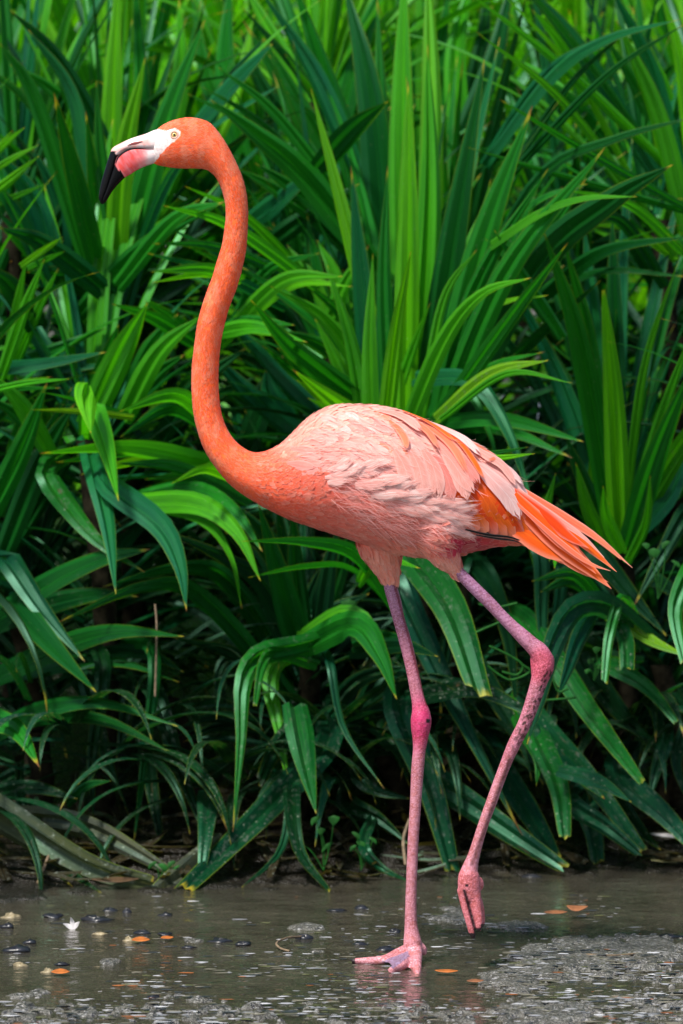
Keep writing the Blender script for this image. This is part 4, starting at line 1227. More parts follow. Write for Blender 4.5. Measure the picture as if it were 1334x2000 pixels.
def feather_material(name, use_col, fray=0):
    """Vane with a shaft, barbs and a paler margin; the colour comes from the object or from the point attribute."""
    k = NT(name)
    if use_col:
        base = k.n('ShaderNodeAttribute', attribute_name='Col').outputs['Color']
    else:
        base = k.n('ShaderNodeObjectInfo').outputs['Color']
    rnd = k.n('ShaderNodeObjectInfo').outputs['Random']
    uv = k.n('ShaderNodeUVMap')
    sp = k.n('ShaderNodeSeparateXYZ', Vector=uv.outputs[0])
    u, v = sp.outputs[0], sp.outputs[1]
    off = k.math('ABSOLUTE', k.math('SUBTRACT', u, 0.5))
    barb = k.noise(k.comb(k.math('MULTIPLY', off, 5.0), k.math('MULTIPLY', k.math('SUBTRACT', v, k.math('MULTIPLY', off, 0.7)), 42.0), k.math('MULTIPLY', rnd, 31.0)), 1.0, 3, 0.6)
    c = k.mix(k.ramp(barb, 0.3, 0.7), k.mix(1.0, base, (0.86, 0.78, 0.76), 'MULTIPLY'), k.mix(1.0, base, (1.06, 1.12, 1.12), 'MULTIPLY'))
    c = k.mix(k.math('MULTIPLY', k.ramp(v, 0.75, 0.30), 0.55), c, k.mix(1.0, base, (0.97, 0.62, 0.58), 'MULTIPLY'))
    c = k.mix(k.math('MULTIPLY', k.math('MAXIMUM', k.ramp(off, 0.22, 0.5), k.ramp(v, 0.8, 1.0)), 0.42), c, k.mix(0.5, base, (0.97, 0.84, 0.80)))
    c = k.mix(k.math('MULTIPLY', k.ramp(off, 0.035, 0.012), 0.35), c, k.mix(1.0, base, (1.1, 1.5, 1.6), 'MULTIPLY'))
    if fray > 1:
        sk = k.noise(k.comb(k.math('MULTIPLY', u, 13.0), k.math('MULTIPLY', v, 1.8), k.math('MULTIPLY', rnd, 71.0)), 1.0, 3, 0.6)
        c = k.mix(k.ramp(sk, 0.35, 0.68), k.mix(1.0, base, (0.88, 0.66, 0.62), 'MULTIPLY'), k.mix(0.35, base, (0.97, 0.84, 0.80)))
    b = k.n('ShaderNodeBsdfPrincipled', Base_Color=c, Roughness=0.68)
    b.inputs['Specular IOR Level'].default_value = 0.2
    b.inputs['Sheen Weight'].default_value = 0.12
    nn = k.bump(barb, 0.25, 0.0010)
    k.put(b.inputs['Normal'], nn)
    tr = k.n('ShaderNodeBsdfTranslucent')
    k.put(tr.inputs['Color'], c)
    sh = k.mixs(0.25, b.outputs[0], tr.outputs[0])
    if fray:
        # barbs come apart towards margin and tip
        st = k.noise(k.comb(k.math('MULTIPLY', u, 20.0 if fray > 1 else 9.0), k.math('MULTIPLY', v, 1.6), k.math('MULTIPLY', rnd, 53.0)), 1.0, 2, 0.5)
        lim = k.math('ADD', k.math('MULTIPLY', k.ramp(v, 0.25 if fray > 1 else 0.72, 1.05), 0.60 if fray > 1 else 0.52), k.math('MULTIPLY', k.ramp(off, 0.14 if fray > 1 else 0.36, 0.5), 0.50 if fray > 1 else 0.42))
        hole = k.ramp(k.math('SUBTRACT', k.math('ADD', lim, 0.14), st), -0.07, 0.07)
        tp = k.n('ShaderNodeBsdfTransparent')
        sh = k.mixs(hole, sh, tp.outputs[0])
    return k.finish(sh)
M_SKIN = skin_material()
M_FEATHER = feather_material('feather', False, 1)
M_PLUME = feather_material('loose_plume', False, 2)
M_VANE = feather_material('stiff_feather', False, 0)
M_DOWN = feather_material('small_feathers', True)

foot_at = P(806, 1885, 0.0)
BIRD = thing('flamingo', 'orange pink flamingo striding to the left through shallow water with one leg raised', 'bird', (foot_at.x, 0.0, 0.0))
body = obj('body', body_me, M_SKIN, BIRD)
BVH = BVHTree.FromPolygons([tuple(v) for v in co], [tuple(p.vertices) for p in body_me.polygons])
def hit(px, py):
    """Nearest point of the bird's surface seen at this pixel, and its normal."""
    d = (P(px, py, 0) - CAMV).normalized()
    h = BVH.ray_cast(CAMV, d)
    return (h[0], h[1]) if h[0] is not None else (None, None)

# ---- small contour feathers: one part, far too many to tell apart
tri_v = np.array([tuple(p.vertices) for p in body_me.polygons if len(p.vertices) == 4])
cen = co[tri_v].mean(1)
fn = nrm[tri_v].mean(1)
fn /= np.linalg.norm(fn, axis=1, keepdims=True) + 1e-9
ar = np.linalg.norm(np.cross(co[tri_v[:, 1]] - co[tri_v[:, 0]], co[tri_v[:, 3]] - co[tri_v[:, 0]]), axis=1)
qp = PX(cen)
_, f_leg, f_face = body_colour(cen)
ok = ~f_leg & ~f_face & ~((qp[:, 0] < 312) & (qp[:, 1] < 340)) & (qp[:, 1] < 1138) & (np.hypot(qp[:, 0] - 340, qp[:, 1] - 263) > 13)
neckness = sstep(560, 470, qp[:, 0]) * 1.0
dens = np.where(qp[:, 1] < 340, 5.0, np.where(neckness > 0.5, 2.6, 1.0)) * ok * ar
NF = 21000
pick = RNG.choice(len(cen), NF, p=dens / dens.sum())
pc, pn, pq = cen[pick], fn[pick], qp[pick]
near_i = np.array([np.argmin(((SPINE - p) ** 2).sum(1)) for p in pc])
tg = STAN[near_i].copy()
# torso feathers sweep back and a little down; thigh feathers run down the leg
tors = sstep(540, 700, pq[:, 0])
tg = tg + np.array([0.25, 0, -0.35]) * (tors * sstep(1000, 850, pq[:, 1]))[:, None]
thigh = ((pq[:, 1] > 1062) & (pq[:, 0] > 690) & (pq[:, 0] < 905)).astype(float)
tg = tg * (1 - thigh[:, None]) + np.array([0.35, 0, -0.9]) * thigh[:, None]
tg = tg + RNG.normal(0, 0.16, tg.shape)
tg -= pn * (tg * pn).sum(1, keepdims=True)
tg /= np.linalg.norm(tg, axis=1, keepdims=True) + 1e-9
sd = np.cross(tg, pn)
head = (pq[:, 1] < 345)
Lf = np.where(head, 0.0065, np.where(pq[:, 0] < 500, 0.0078, 0.0125 + 0.010 * tors)) * RNG.uniform(0.7, 1.3, NF)
Wf = Lf * np.where(pq[:, 0] < 500, 0.46, 0.50)
lift = np.where(head, 0.0004, np.where(pq[:, 0] < 500, 0.0005, 0.0012)) * RNG.uniform(0.3, 1.7, NF)
fc, _, _ = body_colour(pc)
vj = RNG.normal(0, 1, NF)
fc = np.clip(fc * (1 + 0.055 * vj)[:, None], 0, 0.97)
palej = (RNG.random(NF) < 0.2) * 0.22
fc = fc + (np.array([0.96, 0.62, 0.52]) - fc) * (palej * np.where(pq[:, 0] < 500, 0.55, 1.0))[:, None]
shape = [(-0.35, 0.0, 0.1, .5, 0), (0.12, -0.5, 0.30, 0, .4), (0.12, 0.5, 0.30, 1, .4), (0.12, 0.0, 0.55, .5, .4), (0.55, -0.30, 0.75, .1, .8), (0.55, 0.30, 0.75, .9, .8), (0.72, 0, 1.0, .5, 1)]
sv = np.empty((NF, 7, 3))
suv = np.empty((NF, 7, 2))
for j, (a, b_, h_, uu, vv_) in enumerate(shape):
    sv[:, j] = pc + tg * (a * Lf)[:, None] + sd * (b_ * Wf)[:, None] + pn * (h_ * lift - (0.0004 if j == 0 else 0))[:, None]
    suv[:, j] = (uu, vv_)
sf = []
for i in range(NF):
    o_ = i * 7
    sf += [(o_, o_ + 3, o_ + 1), (o_, o_ + 2, o_ + 3), (o_ + 1, o_ + 3, o_ + 6, o_ + 4), (o_ + 3, o_ + 2, o_ + 5, o_ + 6)]
sf_me = mesh_from('contour_feathers', sv.reshape(-1, 3), sf, suv.reshape(-1, 2), np.repeat(fc, 7, 0))
bl_ = np.where(pq[:, 0] < 520, 0.76, 0.60)[:, None]
sn_ = np.empty(len(sf_me.vertices) * 3, dtype=np.float32)
sf_me.vertices.foreach_get('normal', sn_)
sn_ = sn_.reshape(-1, 3)
pn7, bl7 = np.repeat(pn, 7, 0), np.repeat(bl_, 7, 0)
sn_ = sn_ * np.sign((sn_ * pn7).sum(1, keepdims=True) + 1e-9)
sn_ = sn_ * (1 - bl7) + pn7 * bl7
sn_ /= np.linalg.norm(sn_, axis=1, keepdims=True) + 1e-9
sf_me.normals_split_custom_set_from_vertices([tuple(v) for v in sn_])
sfo = obj('contour_feathers', sf_me, M_DOWN, BIRD)
sfo['kind'] = 'stuff'

# ---- single feathers
def feather_mesh(path, normals, width, kind='round', n=9, split=0):
    """One feather along path (points), widest past the middle; cupped across, with a ridge at the shaft."""
    c = catmull([tuple(p) for p in path], n)
    nr = catmull([tuple(p) for p in normals], n)
    Tn = np.gradient(c, axis=0)
    v, uv = [], []
    for i in range(n):
        t = i / (n - 1)
        tv, nn = Vector(Tn[i]).normalized(), Vector(nr[i]).normalized()
        s = tv.cross(nn).normalized()
        if kind == 'round':
            w = (0.42 + 0.58 * min(1, t / 0.4)) * (math.sqrt(max(0.0, 1 - ((t - 0.62) / 0.38) ** 2)) if t > 0.62 else 1)
        elif kind == 'covert':
            w = (0.4 + 0.6 * min(1, t / 0.35)) * (math.sqrt(max(0.0, 1 - ((t - 0.45) / 0.55) ** 2)) if t > 0.45 else 1)
        elif kind == 'plume':
            w = (0.35 + 0.65 * min(1, t / 0.45)) * (1 - 0.85 * max(0, (t - 0.45) / 0.55) ** 1.6)
        elif kind == 'point':
            w = (0.5 + 0.5 * min(1, t / 0.3)) * (1 - max(0, (t - 0.45) / 0.55) ** 1.3)
        else:
            w = (0.6 + 0.4 * min(1, t / 0.3)) * (1 - max(0, (t - 0.7) / 0.3) ** 2 * 0.7)
        hw = max(0.5 * width * w, 0.0003)
        for a in (-1, -0.5, 0, 0.5, 1):
            v.append(Vector(c[i]) + s * (a * hw) + nn * (-0.10 * hw * a * a))
            uv.append((a * .5 + .5, t))
    return v, grid_faces(n, 5), uv
def add_feather(name, pxs, wpx, colour, lift0=0.0005, lift1=0.004, kind='round', ys=None, n=9):
    """A feather drawn over the bird's surface along pixels pxs (root to tip)."""
    pts, nrs = [], []
    lastY, lastN = None, Vector((0, -1, 0.2))
    for i, (x, y) in enumerate(pxs):
        q = i / (len(pxs) - 1)
        if ys is not None:
            p, nn = P(x, y, ys[0] + (ys[1] - ys[0]) * q), Vector((0, -1, 0.25)).normalized()
        else:
            h, hn = hit(x, y)
            if h is None and kind == 'covert':
                return None
            if h is None:
                yy = (lastY if lastY is not None else -0.05) * 0.8
                p, nn = P(x, y, yy), lastN
            else:
                p, nn = h, hn
        lastY, lastN = p.y, nn
        pts.append(p + nn * (lift0 + (lift1 - lift0) * q))
        nrs.append(nn)
    w = wpx / FPX * 6.0
    v, f, uv = feather_mesh(pts, nrs, w, kind, n)
    me = mesh_from(name, v, f, uv)
    o = obj(name, me, M_VANE if kind in ('point', 'blunt') else M_FEATHER, BIRD)
    j = random.uniform(0.93, 1.05)
    j2 = random.uniform(.95, 1.05)
    o.color = (min(.97, colour[0] * j), min(.97, colour[1] * j * j2), min(.97, colour[2] * j * j2), 1)
    return o
WHITE, PALE, PINK, SALMON, ORANGE, DEEP = (0.94, 0.61, 0.58), (0.93, 0.43, 0.37), (0.89, 0.30, 0.26), (0.92, 0.25, 0.13), (0.95, 0.15, 0.008), (0.88, 0.085, 0.005)
# tail and folded flight feathers first (lowest layer)
for pxs, w, c, ya, yb in [
        ([(985, 935), (1100, 1008), (1170, 1054), (1235, 1110)], 17, SALMON, -.012, -.004), ([(990, 945), (1090, 1020), (1150, 1070), (1204, 1118)], 24, ORANGE, -.020, -.010),
        ([(990, 970), (1080, 1050), (1140, 1102), (1194, 1151)], 40, ORANGE, -.030, -.018), ([(980, 990), (1070, 1060), (1120, 1094), (1165, 1126)], 44, ORANGE, -.026, -.012),
        ([(960, 1000), (1050, 1056), (1100, 1082), (1140, 1100)], 46, ORANGE, -.032, -.016), ([(1010, 955), (1090, 1014), (1140, 1050), (1180, 1090)], 11, PALE, -.030, -.022),
        ([(1005, 965), (1075, 1035), (1120, 1078), (1164, 1122)], 30, ORANGE, -.036, -.024), ([(990, 950), (1070, 1012), (1110, 1048), (1150, 1072)], 26, DEEP, -.033, -.026),
        ([(1000, 990), (1090, 1075), (1140, 1114), (1188, 1138)], 26, ORANGE, -.028, -.014), ([(1005, 980), (1095, 1060), (1150, 1100), (1192, 1116)], 11, SALMON, -.038, -.024),
        ([(990, 940), (1090, 1005), (1150, 1042), (1212, 1094)], 16, ORANGE, -.010, .006), ([(995, 1020), (1060, 1060), (1100, 1078), (1130, 1090)], 40, ORANGE, -.022, -.008)]:
    add_feather('tail_feather', pxs, w, c, ys=(ya, yb), kind='point', n=11)
for pxs, w, c in [([(895, 965), (925, 1005), (985, 1036), (1075, 1062)], 16, (0.012, 0.010, 0.010)), ([(915, 1020), (960, 1038), (1010, 1047), (1050, 1060)], 12, (0.012, 0.010, 0.010))]:
    add_feather('flight_feather', pxs, w, c, 0.002, 0.003, 'point', n=11)
for i in range(13):
    t = i / 12
    x0, y0 = 862 + 150 * t, 905 + 55 * t
    x1, y1 = 912 + 215 * t, 1030 + 62 * t - 8 * math.sin(3 * t)
    add_feather('flight_feather', [(x0, y0), ((x0 + x1) / 2 - 3, (y0 + y1) / 2 - 5), (x1, y1)], 40, ORANGE if i % 3 else DEEP, 0.002, 0.005 + 0.0006 * i, 'blunt', n=10)
add_feather('flight_feather', [(905, 1030), (950, 1039), (995, 1043), (1040, 1058)], 6, (0.010, 0.009, 0.009), 0.009, 0.012, 'point', n=11)
add_feather('flight_feather', [(925, 1040), (965, 1045), (1000, 1048), (1020, 1054)], 5, (0.012, 0.010, 0.010), 0.009, 0.012, 'point', n=9)
# wing coverts
def inside(x, y, poly):
    return bool(in_poly(np.array([x]), np.array([y]), poly)[0])
WING = [(575, 905), (600, 850), (640, 805), (690, 794), (740, 796), (830, 826), (940, 880), (1000, 932), (1024, 965), (1000, 962), (945, 940), (935, 965), (880, 975), (850, 975), (790, 945), (730, 930), (640, 938)]
def wing_angle(x, y):
    """Direction of growth over the wing, degrees below horizontal."""
    top = 794 + max(0, x - 700) * 0.45
    d = min(1, max(0, (y - top) / 110))
    a0 = 22 + 14 * min(1, max(0, (x - 700) / 200))
    a1 = -8 + 75 * min(1, max(0, (x - 620) / 230))
    return a0 + (a1 - a0) * d
cands = []
y = 792
while y < 985:
    x = 575 + (7 if int(y / 12) % 2 else 0)
    while x < 1020:
        xx, yy = x + random.uniform(-9, 9), y + random.uniform(-6, 6)
        if inside(xx, yy, WING):
            cands.append((xx, yy))
        x += 17
    y += 12.5
# lay the rear ones first so the front ones overlap them
cands.sort(key=lambda p: -(p[0] + 0.3 * p[1]))
for k, (x, y) in enumerate(cands[:280]):
    a = math.radians(wing_angle(x, y) + random.uniform(-15, 15))
    big = min(1, max(0, (x - 640) / 200))
    ln = (52 + 38 * big) * random.uniform(0.7, 1.25)
    wd = (18 + 8 * big) * random.uniform(0.85, 1.15)
    p0 = (x - math.cos(a) * ln * .4, y - math.sin(a) * ln * .4)
    a2 = a + math.radians(random.uniform(2, 14))
    p1 = (x + math.cos(a) * ln * .1, y + math.sin(a) * ln * .1)
    p2 = (p1[0] + math.cos(a2) * ln * .5, p1[1] + math.sin(a2) * ln * .5)
    r = random.random()
    back = min(1, max(0, (900 - y) / 90))
    c = mixc(PALE, WHITE, random.random() * (0.35 + 0.65 * back))
    if r < 0.22:
        c = mixc(c, PINK, 0.7)
    elif r < 0.30 and x > 700:
        c = mixc(c, SALMON, 0.7)
    if x < 640:
        c = mixc(c, PINK, min(1, (640 - x) / 60) * 0.8)
    add_feather('covert_feather', [p0, p1, p2], wd, c, 0.0004 + 0.0012 * k / 280, random.uniform(0.0010, 0.0024) + 0.0012 * k / 280, 'covert')
# long scapulars that stand out one by one
for pxs, w, c, l1 in [
        ([(870, 850), (950, 930), (990, 975), (1010, 1014)], 40, WHITE, .012), ([(900, 865), (975, 935), (1005, 965), (1028, 1000)], 34, WHITE, .010),
        ([(930, 880), (990, 930), (1015, 960), (1030, 992)], 24, WHITE, .008), ([(865, 880), (888, 915), (900, 945), (907, 977)], 42, PALE, .011),
        ([(850, 865), (880, 905), (900, 935), (922, 967)], 34, PALE, .012), ([(845, 845), (890, 890), (915, 925), (930, 952)], 28, PINK, .012),
        ([(880, 850), (940, 890), (975, 915), (1000, 955)], 26, PALE, .012), ([(905, 862), (965, 905), (995, 930), (1012, 955)], 22, WHITE, .012),
        ([(800, 880), (815, 910), (822, 940), (826, 972)], 36, PALE, .009), ([(825, 880), (842, 910), (850, 940), (853, 975)], 36, PALE, .009),
        ([(845, 890), (865, 920), (876, 950), (880, 978)], 32, PINK, .008), ([(770, 880), (785, 905), (795, 935), (798, 965)], 34, PALE, .008),
        ([(765, 812), (800, 828), (832, 850), (852, 884)], 20, SALMON, .012), ([(785, 806), (825, 826), (860, 850), (884, 872)], 14, ORANGE, .012),
        ([(800, 822), (850, 850), (885, 885), (910, 935)], 20, SALMON, .013), ([(850, 836), (895, 870), (920, 905), (938, 940)], 13, ORANGE, .014),
        ([(760, 825), (775, 840), (788, 860), (793, 884)], 16, SALMON, .010), ([(920, 868), (945, 885), (960, 900), (944, 905)], 10, SALMON, .011),
        ([(740, 805), (775, 815), (800, 830), (820, 852)], 24, PALE, .011), ([(820, 822), (870, 845), (905, 868), (935, 900)], 26, WHITE, .013)]:
    add_feather('scapular_feather', pxs, w, c, 0.004, l1, 'round', n=11)
# ruffled flank plumes: each a fan of loose barbs
def plume(px0, ang, ln, w, colour, lift, lift0=0.0006):
    a = math.radians(ang)
    a2 = a + math.radians(random.uniform(-14, 14))
    a3 = a2 + math.radians(random.uniform(-16, 16))
    x, y = px0
    p1 = (x + math.cos(a) * ln * .35, y + math.sin(a) * ln * .35)
    p2 = (p1[0] + math.cos(a2) * ln * .35, p1[1] + math.sin(a2) * ln * .35)
    p3 = (p2[0] + math.cos(a3) * ln * .3, p2[1] + math.sin(a3) * ln * .3)
    o = add_feather('flank_feather', [px0, p1, p2, p3], w * 1.55, colour, lift0, lift, 'plume', n=11)
    o.data.materials.clear()
    o.data.materials.append(M_PLUME)
FLANK = [(640, 925), (700, 905), (760, 925), (830, 965), (880, 975), (915, 1000), (915, 1030), (868, 1046), (818, 1058), (760, 1048), (690, 1010), (640, 970)]
fl = []
y = 915
while y < 1070:
    x = 632
    while x < 915:
        xx, yy = x + random.uniform(-8, 8), y + random.uniform(-5, 5)
        if inside(xx, yy, FLANK):
            fl.append((xx, yy))
        x += 20
    y += 13
fl.sort(key=lambda p: -(p[0] * .8 - p[1] * .2))
for (x, y) in fl:
    t = min(1, max(0, (y - 935 - (x - 640) * 0.30) / 60))      # 0 on the upper ruff, 1 deep on the belly
    ang = 8 + 18 * t + random.uniform(-10, 10) - 16 * (1 - t)
    c = mixc(mixc(WHITE, PALE, .4), mixc(PINK, SALMON, 0.25), min(1, t * 1.25 + random.uniform(-.1, .2)))
    if x < 690:
        c = mixc(c, C_CORAL, min(1, (690 - x) / 60))
    if random.random() < 0.12 and t > .2:
        c = mixc(c, SALMON, .6)
    plume((x, y), ang, random.uniform(70, 105) * (1 if x < 840 else 0.62), random.uniform(12, 18), c, random.uniform(.0025, .0055))
# the pale ruff where the wing leaves the flank
for (x, y, a, ln, w) in [(640, 938, -6, 60, 22), (665, 925, -18, 60, 24), (690, 925, -14, 66, 26), (715, 940, -10, 66, 26), (735, 950, -14, 72, 26), (755, 962, -16, 66, 24), (690, 945, -4, 66, 24),
                         (775, 975, -10, 70, 24), (800, 985, -4, 72, 24), (825, 985, 2, 74, 24), (845, 992, 12, 74, 22), (860, 1002, 22, 66, 22), (730, 965, -2, 70, 24), (780, 990, 4, 74, 24), (650, 915, -22, 46, 18),
                         (810, 1000, 10, 76, 24), (870, 1015, 18, 58, 20), (862, 1028, 10, 58, 18)]:
    for q in range(4):
        plume((x + random.uniform(-9, 9), y + random.uniform(-7, 7)), a + random.uniform(-7, 7), ln * random.uniform(0.8, 1.5), w * random.uniform(.5, .85), mixc((0.96, 0.69, 0.66), PALE, random.random() * .6), random.uniform(.008, .014), .0025)

# loose filaments of down along the flank and back
dv, df, dc, du = [], [], [], []
for i in range(1500):
    if i % 3:
        x, y = random.uniform(630, 930), random.uniform(900, 1075)
        ang = 12 + random.uniform(-28, 28)
        if not inside(x, y, FLANK):
            continue
        c = mixc(WHITE, PINK, random.random())
    else:
        x = random.uniform(560, 1020)
        y = random.uniform(795, 960)
        if not inside(x, y, WING):
            continue
        ang = wing_angle(x, y) + random.uniform(-22, 14)
        c = mixc(WHITE, PALE, random.random())
    ln, bend = random.uniform(18, 46), random.uniform(-26, 26)
    pts, lp, lnn = [], None, None
    for q in range(4):
        a = math.radians(ang + bend * q / 3)
        if q:
            x, y = x + math.cos(a) * ln / 3, y + math.sin(a) * ln / 3
        h, hn = hit(x, y)
        if h is None:
            if lp is None:
                break
            h, hn = P(x, y, lp.y), lnn
        lp, lnn = h, hn
        pts.append((h + hn * (0.0025 + 0.0022 * q), hn))
    if len(pts) < 4:
        continue
    b = len(dv)
    for q, (p, hn) in enumerate(pts):
        t = (pts[min(q + 1, 3)][0] - pts[max(q - 1, 0)][0]).normalized()
        s_ = t.cross(hn).normalized() * (0.00045 * (1 - q / 3.4))
        dv += [p + s_, p - s_]
        dc += [c, c]
        du += [(.4, .5), (.6, .5)]
    df += [(b + 2 * q, b + 2 * q + 1, b + 2 * q + 3, b + 2 * q + 2) for q in range(3)]
dn_ = obj('down_filaments', mesh_from('down_filaments', dv, df, du, dc), M_DOWN, BIRD)
dn_['kind'] = 'stuff'

# ---- bill, eye
BILL = [((326, 257), (322, 288), (318, 314), 14), ((306, 253), (303, 291), (299, 320), 18), ((285, 261), (277, 290), (281, 326), 17), ((257, 270), (255, 290.5), (265, 334), 15.5), ((236, 279.5), (240, 296), (256, 340), 15),
        ((220, 289), (229, 306), (247, 345), 14), ((214, 302), (225, 318), (242, 349), 13.5), ((206.5, 326), (217, 343), (229, 362), 11.5), ((197.5, 357), (209, 368), (218, 376), 9),
        ((193, 383), (201, 388), (209, 391), 6), ((196, 397), (199, 398.5), (203, 398), 2.5)]
bl = catmull([(*a, *b, *c, w) for a, b, c, w in BILL], 56)
def bill_colour(q, upper):
    x, y = q[:, 0], q[:, 1]
    if upper:
        dark = (y > 296 + (x - 214) * -0.15) & (x < 232 - (y - 300) * 0.1) & ((x < 226) | (y > 302))
        c = arr((0.80, 0.66, 0.65))[None] * np.ones((len(x), 1))
        pk = fbm(x * .08, y * .15, 3, 4)
        c = c + (arr((0.84, 0.40, 0.36)) - c) * (sstep(.40, .7, pk) * .85 * (x < 296))[:, None]
    else:
        dark = (y - 322) > (x - 225) * 1.28 + 12 * (fbm(x * .2, y * .2, 2, 2) - .5)
        c = arr((0.80, 0.15, 0.17))[None] * np.ones((len(x), 1))
        rd = fbm((x + y) * .05, (x - y) * .16, 3, 14)
        c = c + (arr((0.84, 0.075, 0.055)) - c) * sstep(.45, .72, rd)[:, None] * .8
        c = c + (arr((0.86, 0.30, 0.30)) - c) * sstep(.5, .25, rd)[:, None] * .6
        t = sstep(270, 294, x + .3 * (y - 310) + 30 * (rd - .5))
        c = c + (arr((0.78, 0.66, 0.66)) - c) * t[:, None]
    c = np.where(dark[:, None], arr((0.005, 0.005, 0.006)), c)
    return c
M_BILL = None
def bill_material():
    k = NT('bill_horn')
    at = k.n('ShaderNodeAttribute', attribute_name='Col')
    tc = k.n('ShaderNodeTexCoord')
    nz = k.noise(tc.outputs['Object'], 300, 3, 0.6)
    b = k.n('ShaderNodeBsdfPrincipled', Base_Color=at.outputs['Color'], Roughness=0.22)
    b.inputs['Specular IOR Level'].default_value = 0.15
    k.put(b.inputs['Normal'], k.bump(nz, 0.25, 0.001))
    return k.finish(b.outputs[0])
M_BILL = bill_material()
def bill_part(name, upper):
    v = []
    for (ax, ay, mx, my, cx_, cy_, w) in bl:
        if upper:
            A, B = P(ax, ay), P(mx, my)
            B = B + (B - A) * 0.10
        else:
            A, B = P(mx, my), P(cx_, cy_)
            A = A + (A - B) * 0.10
        c, a = (A + B) / 2, (A - B) / 2
        for j in range(24):
            th = 2 * math.pi * j / 24
            cs, sn = math.cos(th), math.sin(th)
            wy = w * S_ * (abs(sn) ** 0.7) * (1 if sn > 0 else -1) * (1.0 + (-0.28 * cs if upper else 0.10 * cs))
            v.append(c + a * cs + Vector((0, wy, 0)))
    f = grid_faces(len(bl), 24, True)
    v.append(sum(v[:24], Vector()) / 24)
    v.append(sum(v[-25:-1], Vector()) / 24)
    n0 = len(bl) * 24
    f += [(n0, (j + 1) % 24, j) for j in range(24)] + [(n0 + 1, n0 - 24 + j, n0 - 24 + (j + 1) % 24) for j in range(24)]
    return obj(name, mesh_from(name, v, f, None, bill_colour(PX([tuple(p) for p in v]), upper)), M_BILL, BIRD)
ub = bill_part('upper_bill', True)
lb = bill_part('lower_bill', False)
bb = BVHTree.FromPolygons([tuple(v.co) for v in ub.data.vertices], [tuple(p.vertices) for p in ub.data.polygons])
def surf_strip(name, pxs, wpx, mat, bvh, parent, thick=0.0006):
    """A thin raised or sunk line laid over a surface."""
    c = catmull(pxs, 14)
    v = []
    for i, (x, y) in enumerate(c):
        t = i / 13
        d = (P(x, y, 0) - CAMV).normalized()
        h = bvh.ray_cast(CAMV, d)
        p = h[0] if h[0] is not None else P(x, y, -0.012)
        tv = Vector((*(c[min(i + 1, 13)] - c[max(i - 1, 0)]), 0))
        up = Vector((tv.y, 0, tv.x)).normalized()
        w = wpx / FPX * 3 * (math.sin(math.pi * min(1, max(0, t)) * .96 + .06))
        p = p + Vector((0, -thick, 0))
        v += [p + up * w, p + Vector((0, -thick, 0)), p - up * w]
    return obj(name, mesh_from(name, v, grid_faces(14, 3)), mat, parent)
M_BLACK = simple('black_horn', (0.012, 0.011, 0.014), 0.4, 0.3, 80, 0.1)
M_NOSTRIL = simple('nostril_skin', (0.28, 0.06, 0.06), 0.6, 0.3, 80, 0.1)
surf_strip('nostril', [(249, 284), (258, 281), (268, 279), (279, 276)], 5, M_NOSTRIL, bb, ub)
bbl = BVHTree.FromPolygons([tuple(v.co) for v in ub.data.vertices] + [tuple(v.co) for v in lb.data.vertices],
                           [tuple(p.vertices) for p in ub.data.polygons] + [tuple(i + len(ub.data.vertices) for i in p.vertices) for p in lb.data.polygons])
surf_strip('mouth_line', [(302, 289), (277, 289), (255, 291), (240, 298), (230, 308), (225, 322)], 3.6, M_BLACK, bbl, ub, 0.0009)
eh, en = hit(340.5, 263.5)
def ball(name, c, r, sc, mat, parent, seg=20, rings=12):
    v, m = [], seg
    for i in range(rings + 1):
        a = math.pi * i / rings
        for j in range(seg):
            b = 2 * math.pi * j / seg
            v.append(Vector((r * math.sin(a) * math.cos(b) * sc[0], -r * math.cos(a) * sc[1], r * math.sin(a) * math.sin(b) * sc[2])) + c)
    return obj(name, mesh_from(name, v, grid_faces(rings + 1, seg, True)), mat, parent)
M_IRIS = simple('iris', (0.78, 0.60, 0.22), 0.15, 0.12, 200, 0.0, 0.6)
M_PUPIL = simple('pupil', (0.01, 0.008, 0.006), 0.08, 0.1, 100, 0.0, 0.7)
M_LID = simple('eyelid_skin', (0.74, 0.45, 0.36), 0.55, 0.1, 200, 0.1)
e = ball('eye', eh + Vector((0, 0.0012, 0)), 0.0046, (1, .72, 1), M_IRIS, BIRD)
pe = bpy.data.objects.new('pupil', ball('pupil', eh + Vector((0, -0.00175, 0)), 0.0017, (1, .35, 1), M_PUPIL, None).data)
COL.objects.link(pe)
for o in [x for x in bpy.data.objects if x.type == 'MESH' and x.data == pe.data and x is not pe]:
    bpy.data.objects.remove(o)
pe.name = 'pupil'
def sub(o, part):
    o.parent = part
    o.matrix_parent_inverse = Matrix.Identity(4)
pe.parent = e
pe.matrix_parent_inverse = Matrix.Identity(4)
# eyelid ring
v = []
for i in range(28):
    a = 2 * math.pi * i / 28
    for j in range(8):
        b = 2 * math.pi * j / 8
        rr = 0.0052 + 0.0009 * math.cos(b)
        v.append(eh + Vector((rr * math.cos(a), -0.0010 - 0.0010 * math.sin(b), rr * math.sin(a))))
lf = []
for i in range(28):
    for j in range(8):
        lf.append((i * 8 + j, i * 8 + (j + 1) % 8, ((i + 1) % 28) * 8 + (j + 1) % 8, ((i + 1) % 28) * 8 + j))
lid = obj('eyelid', mesh_from('eyelid', v, lf), M_LID, None)
lid.parent = e
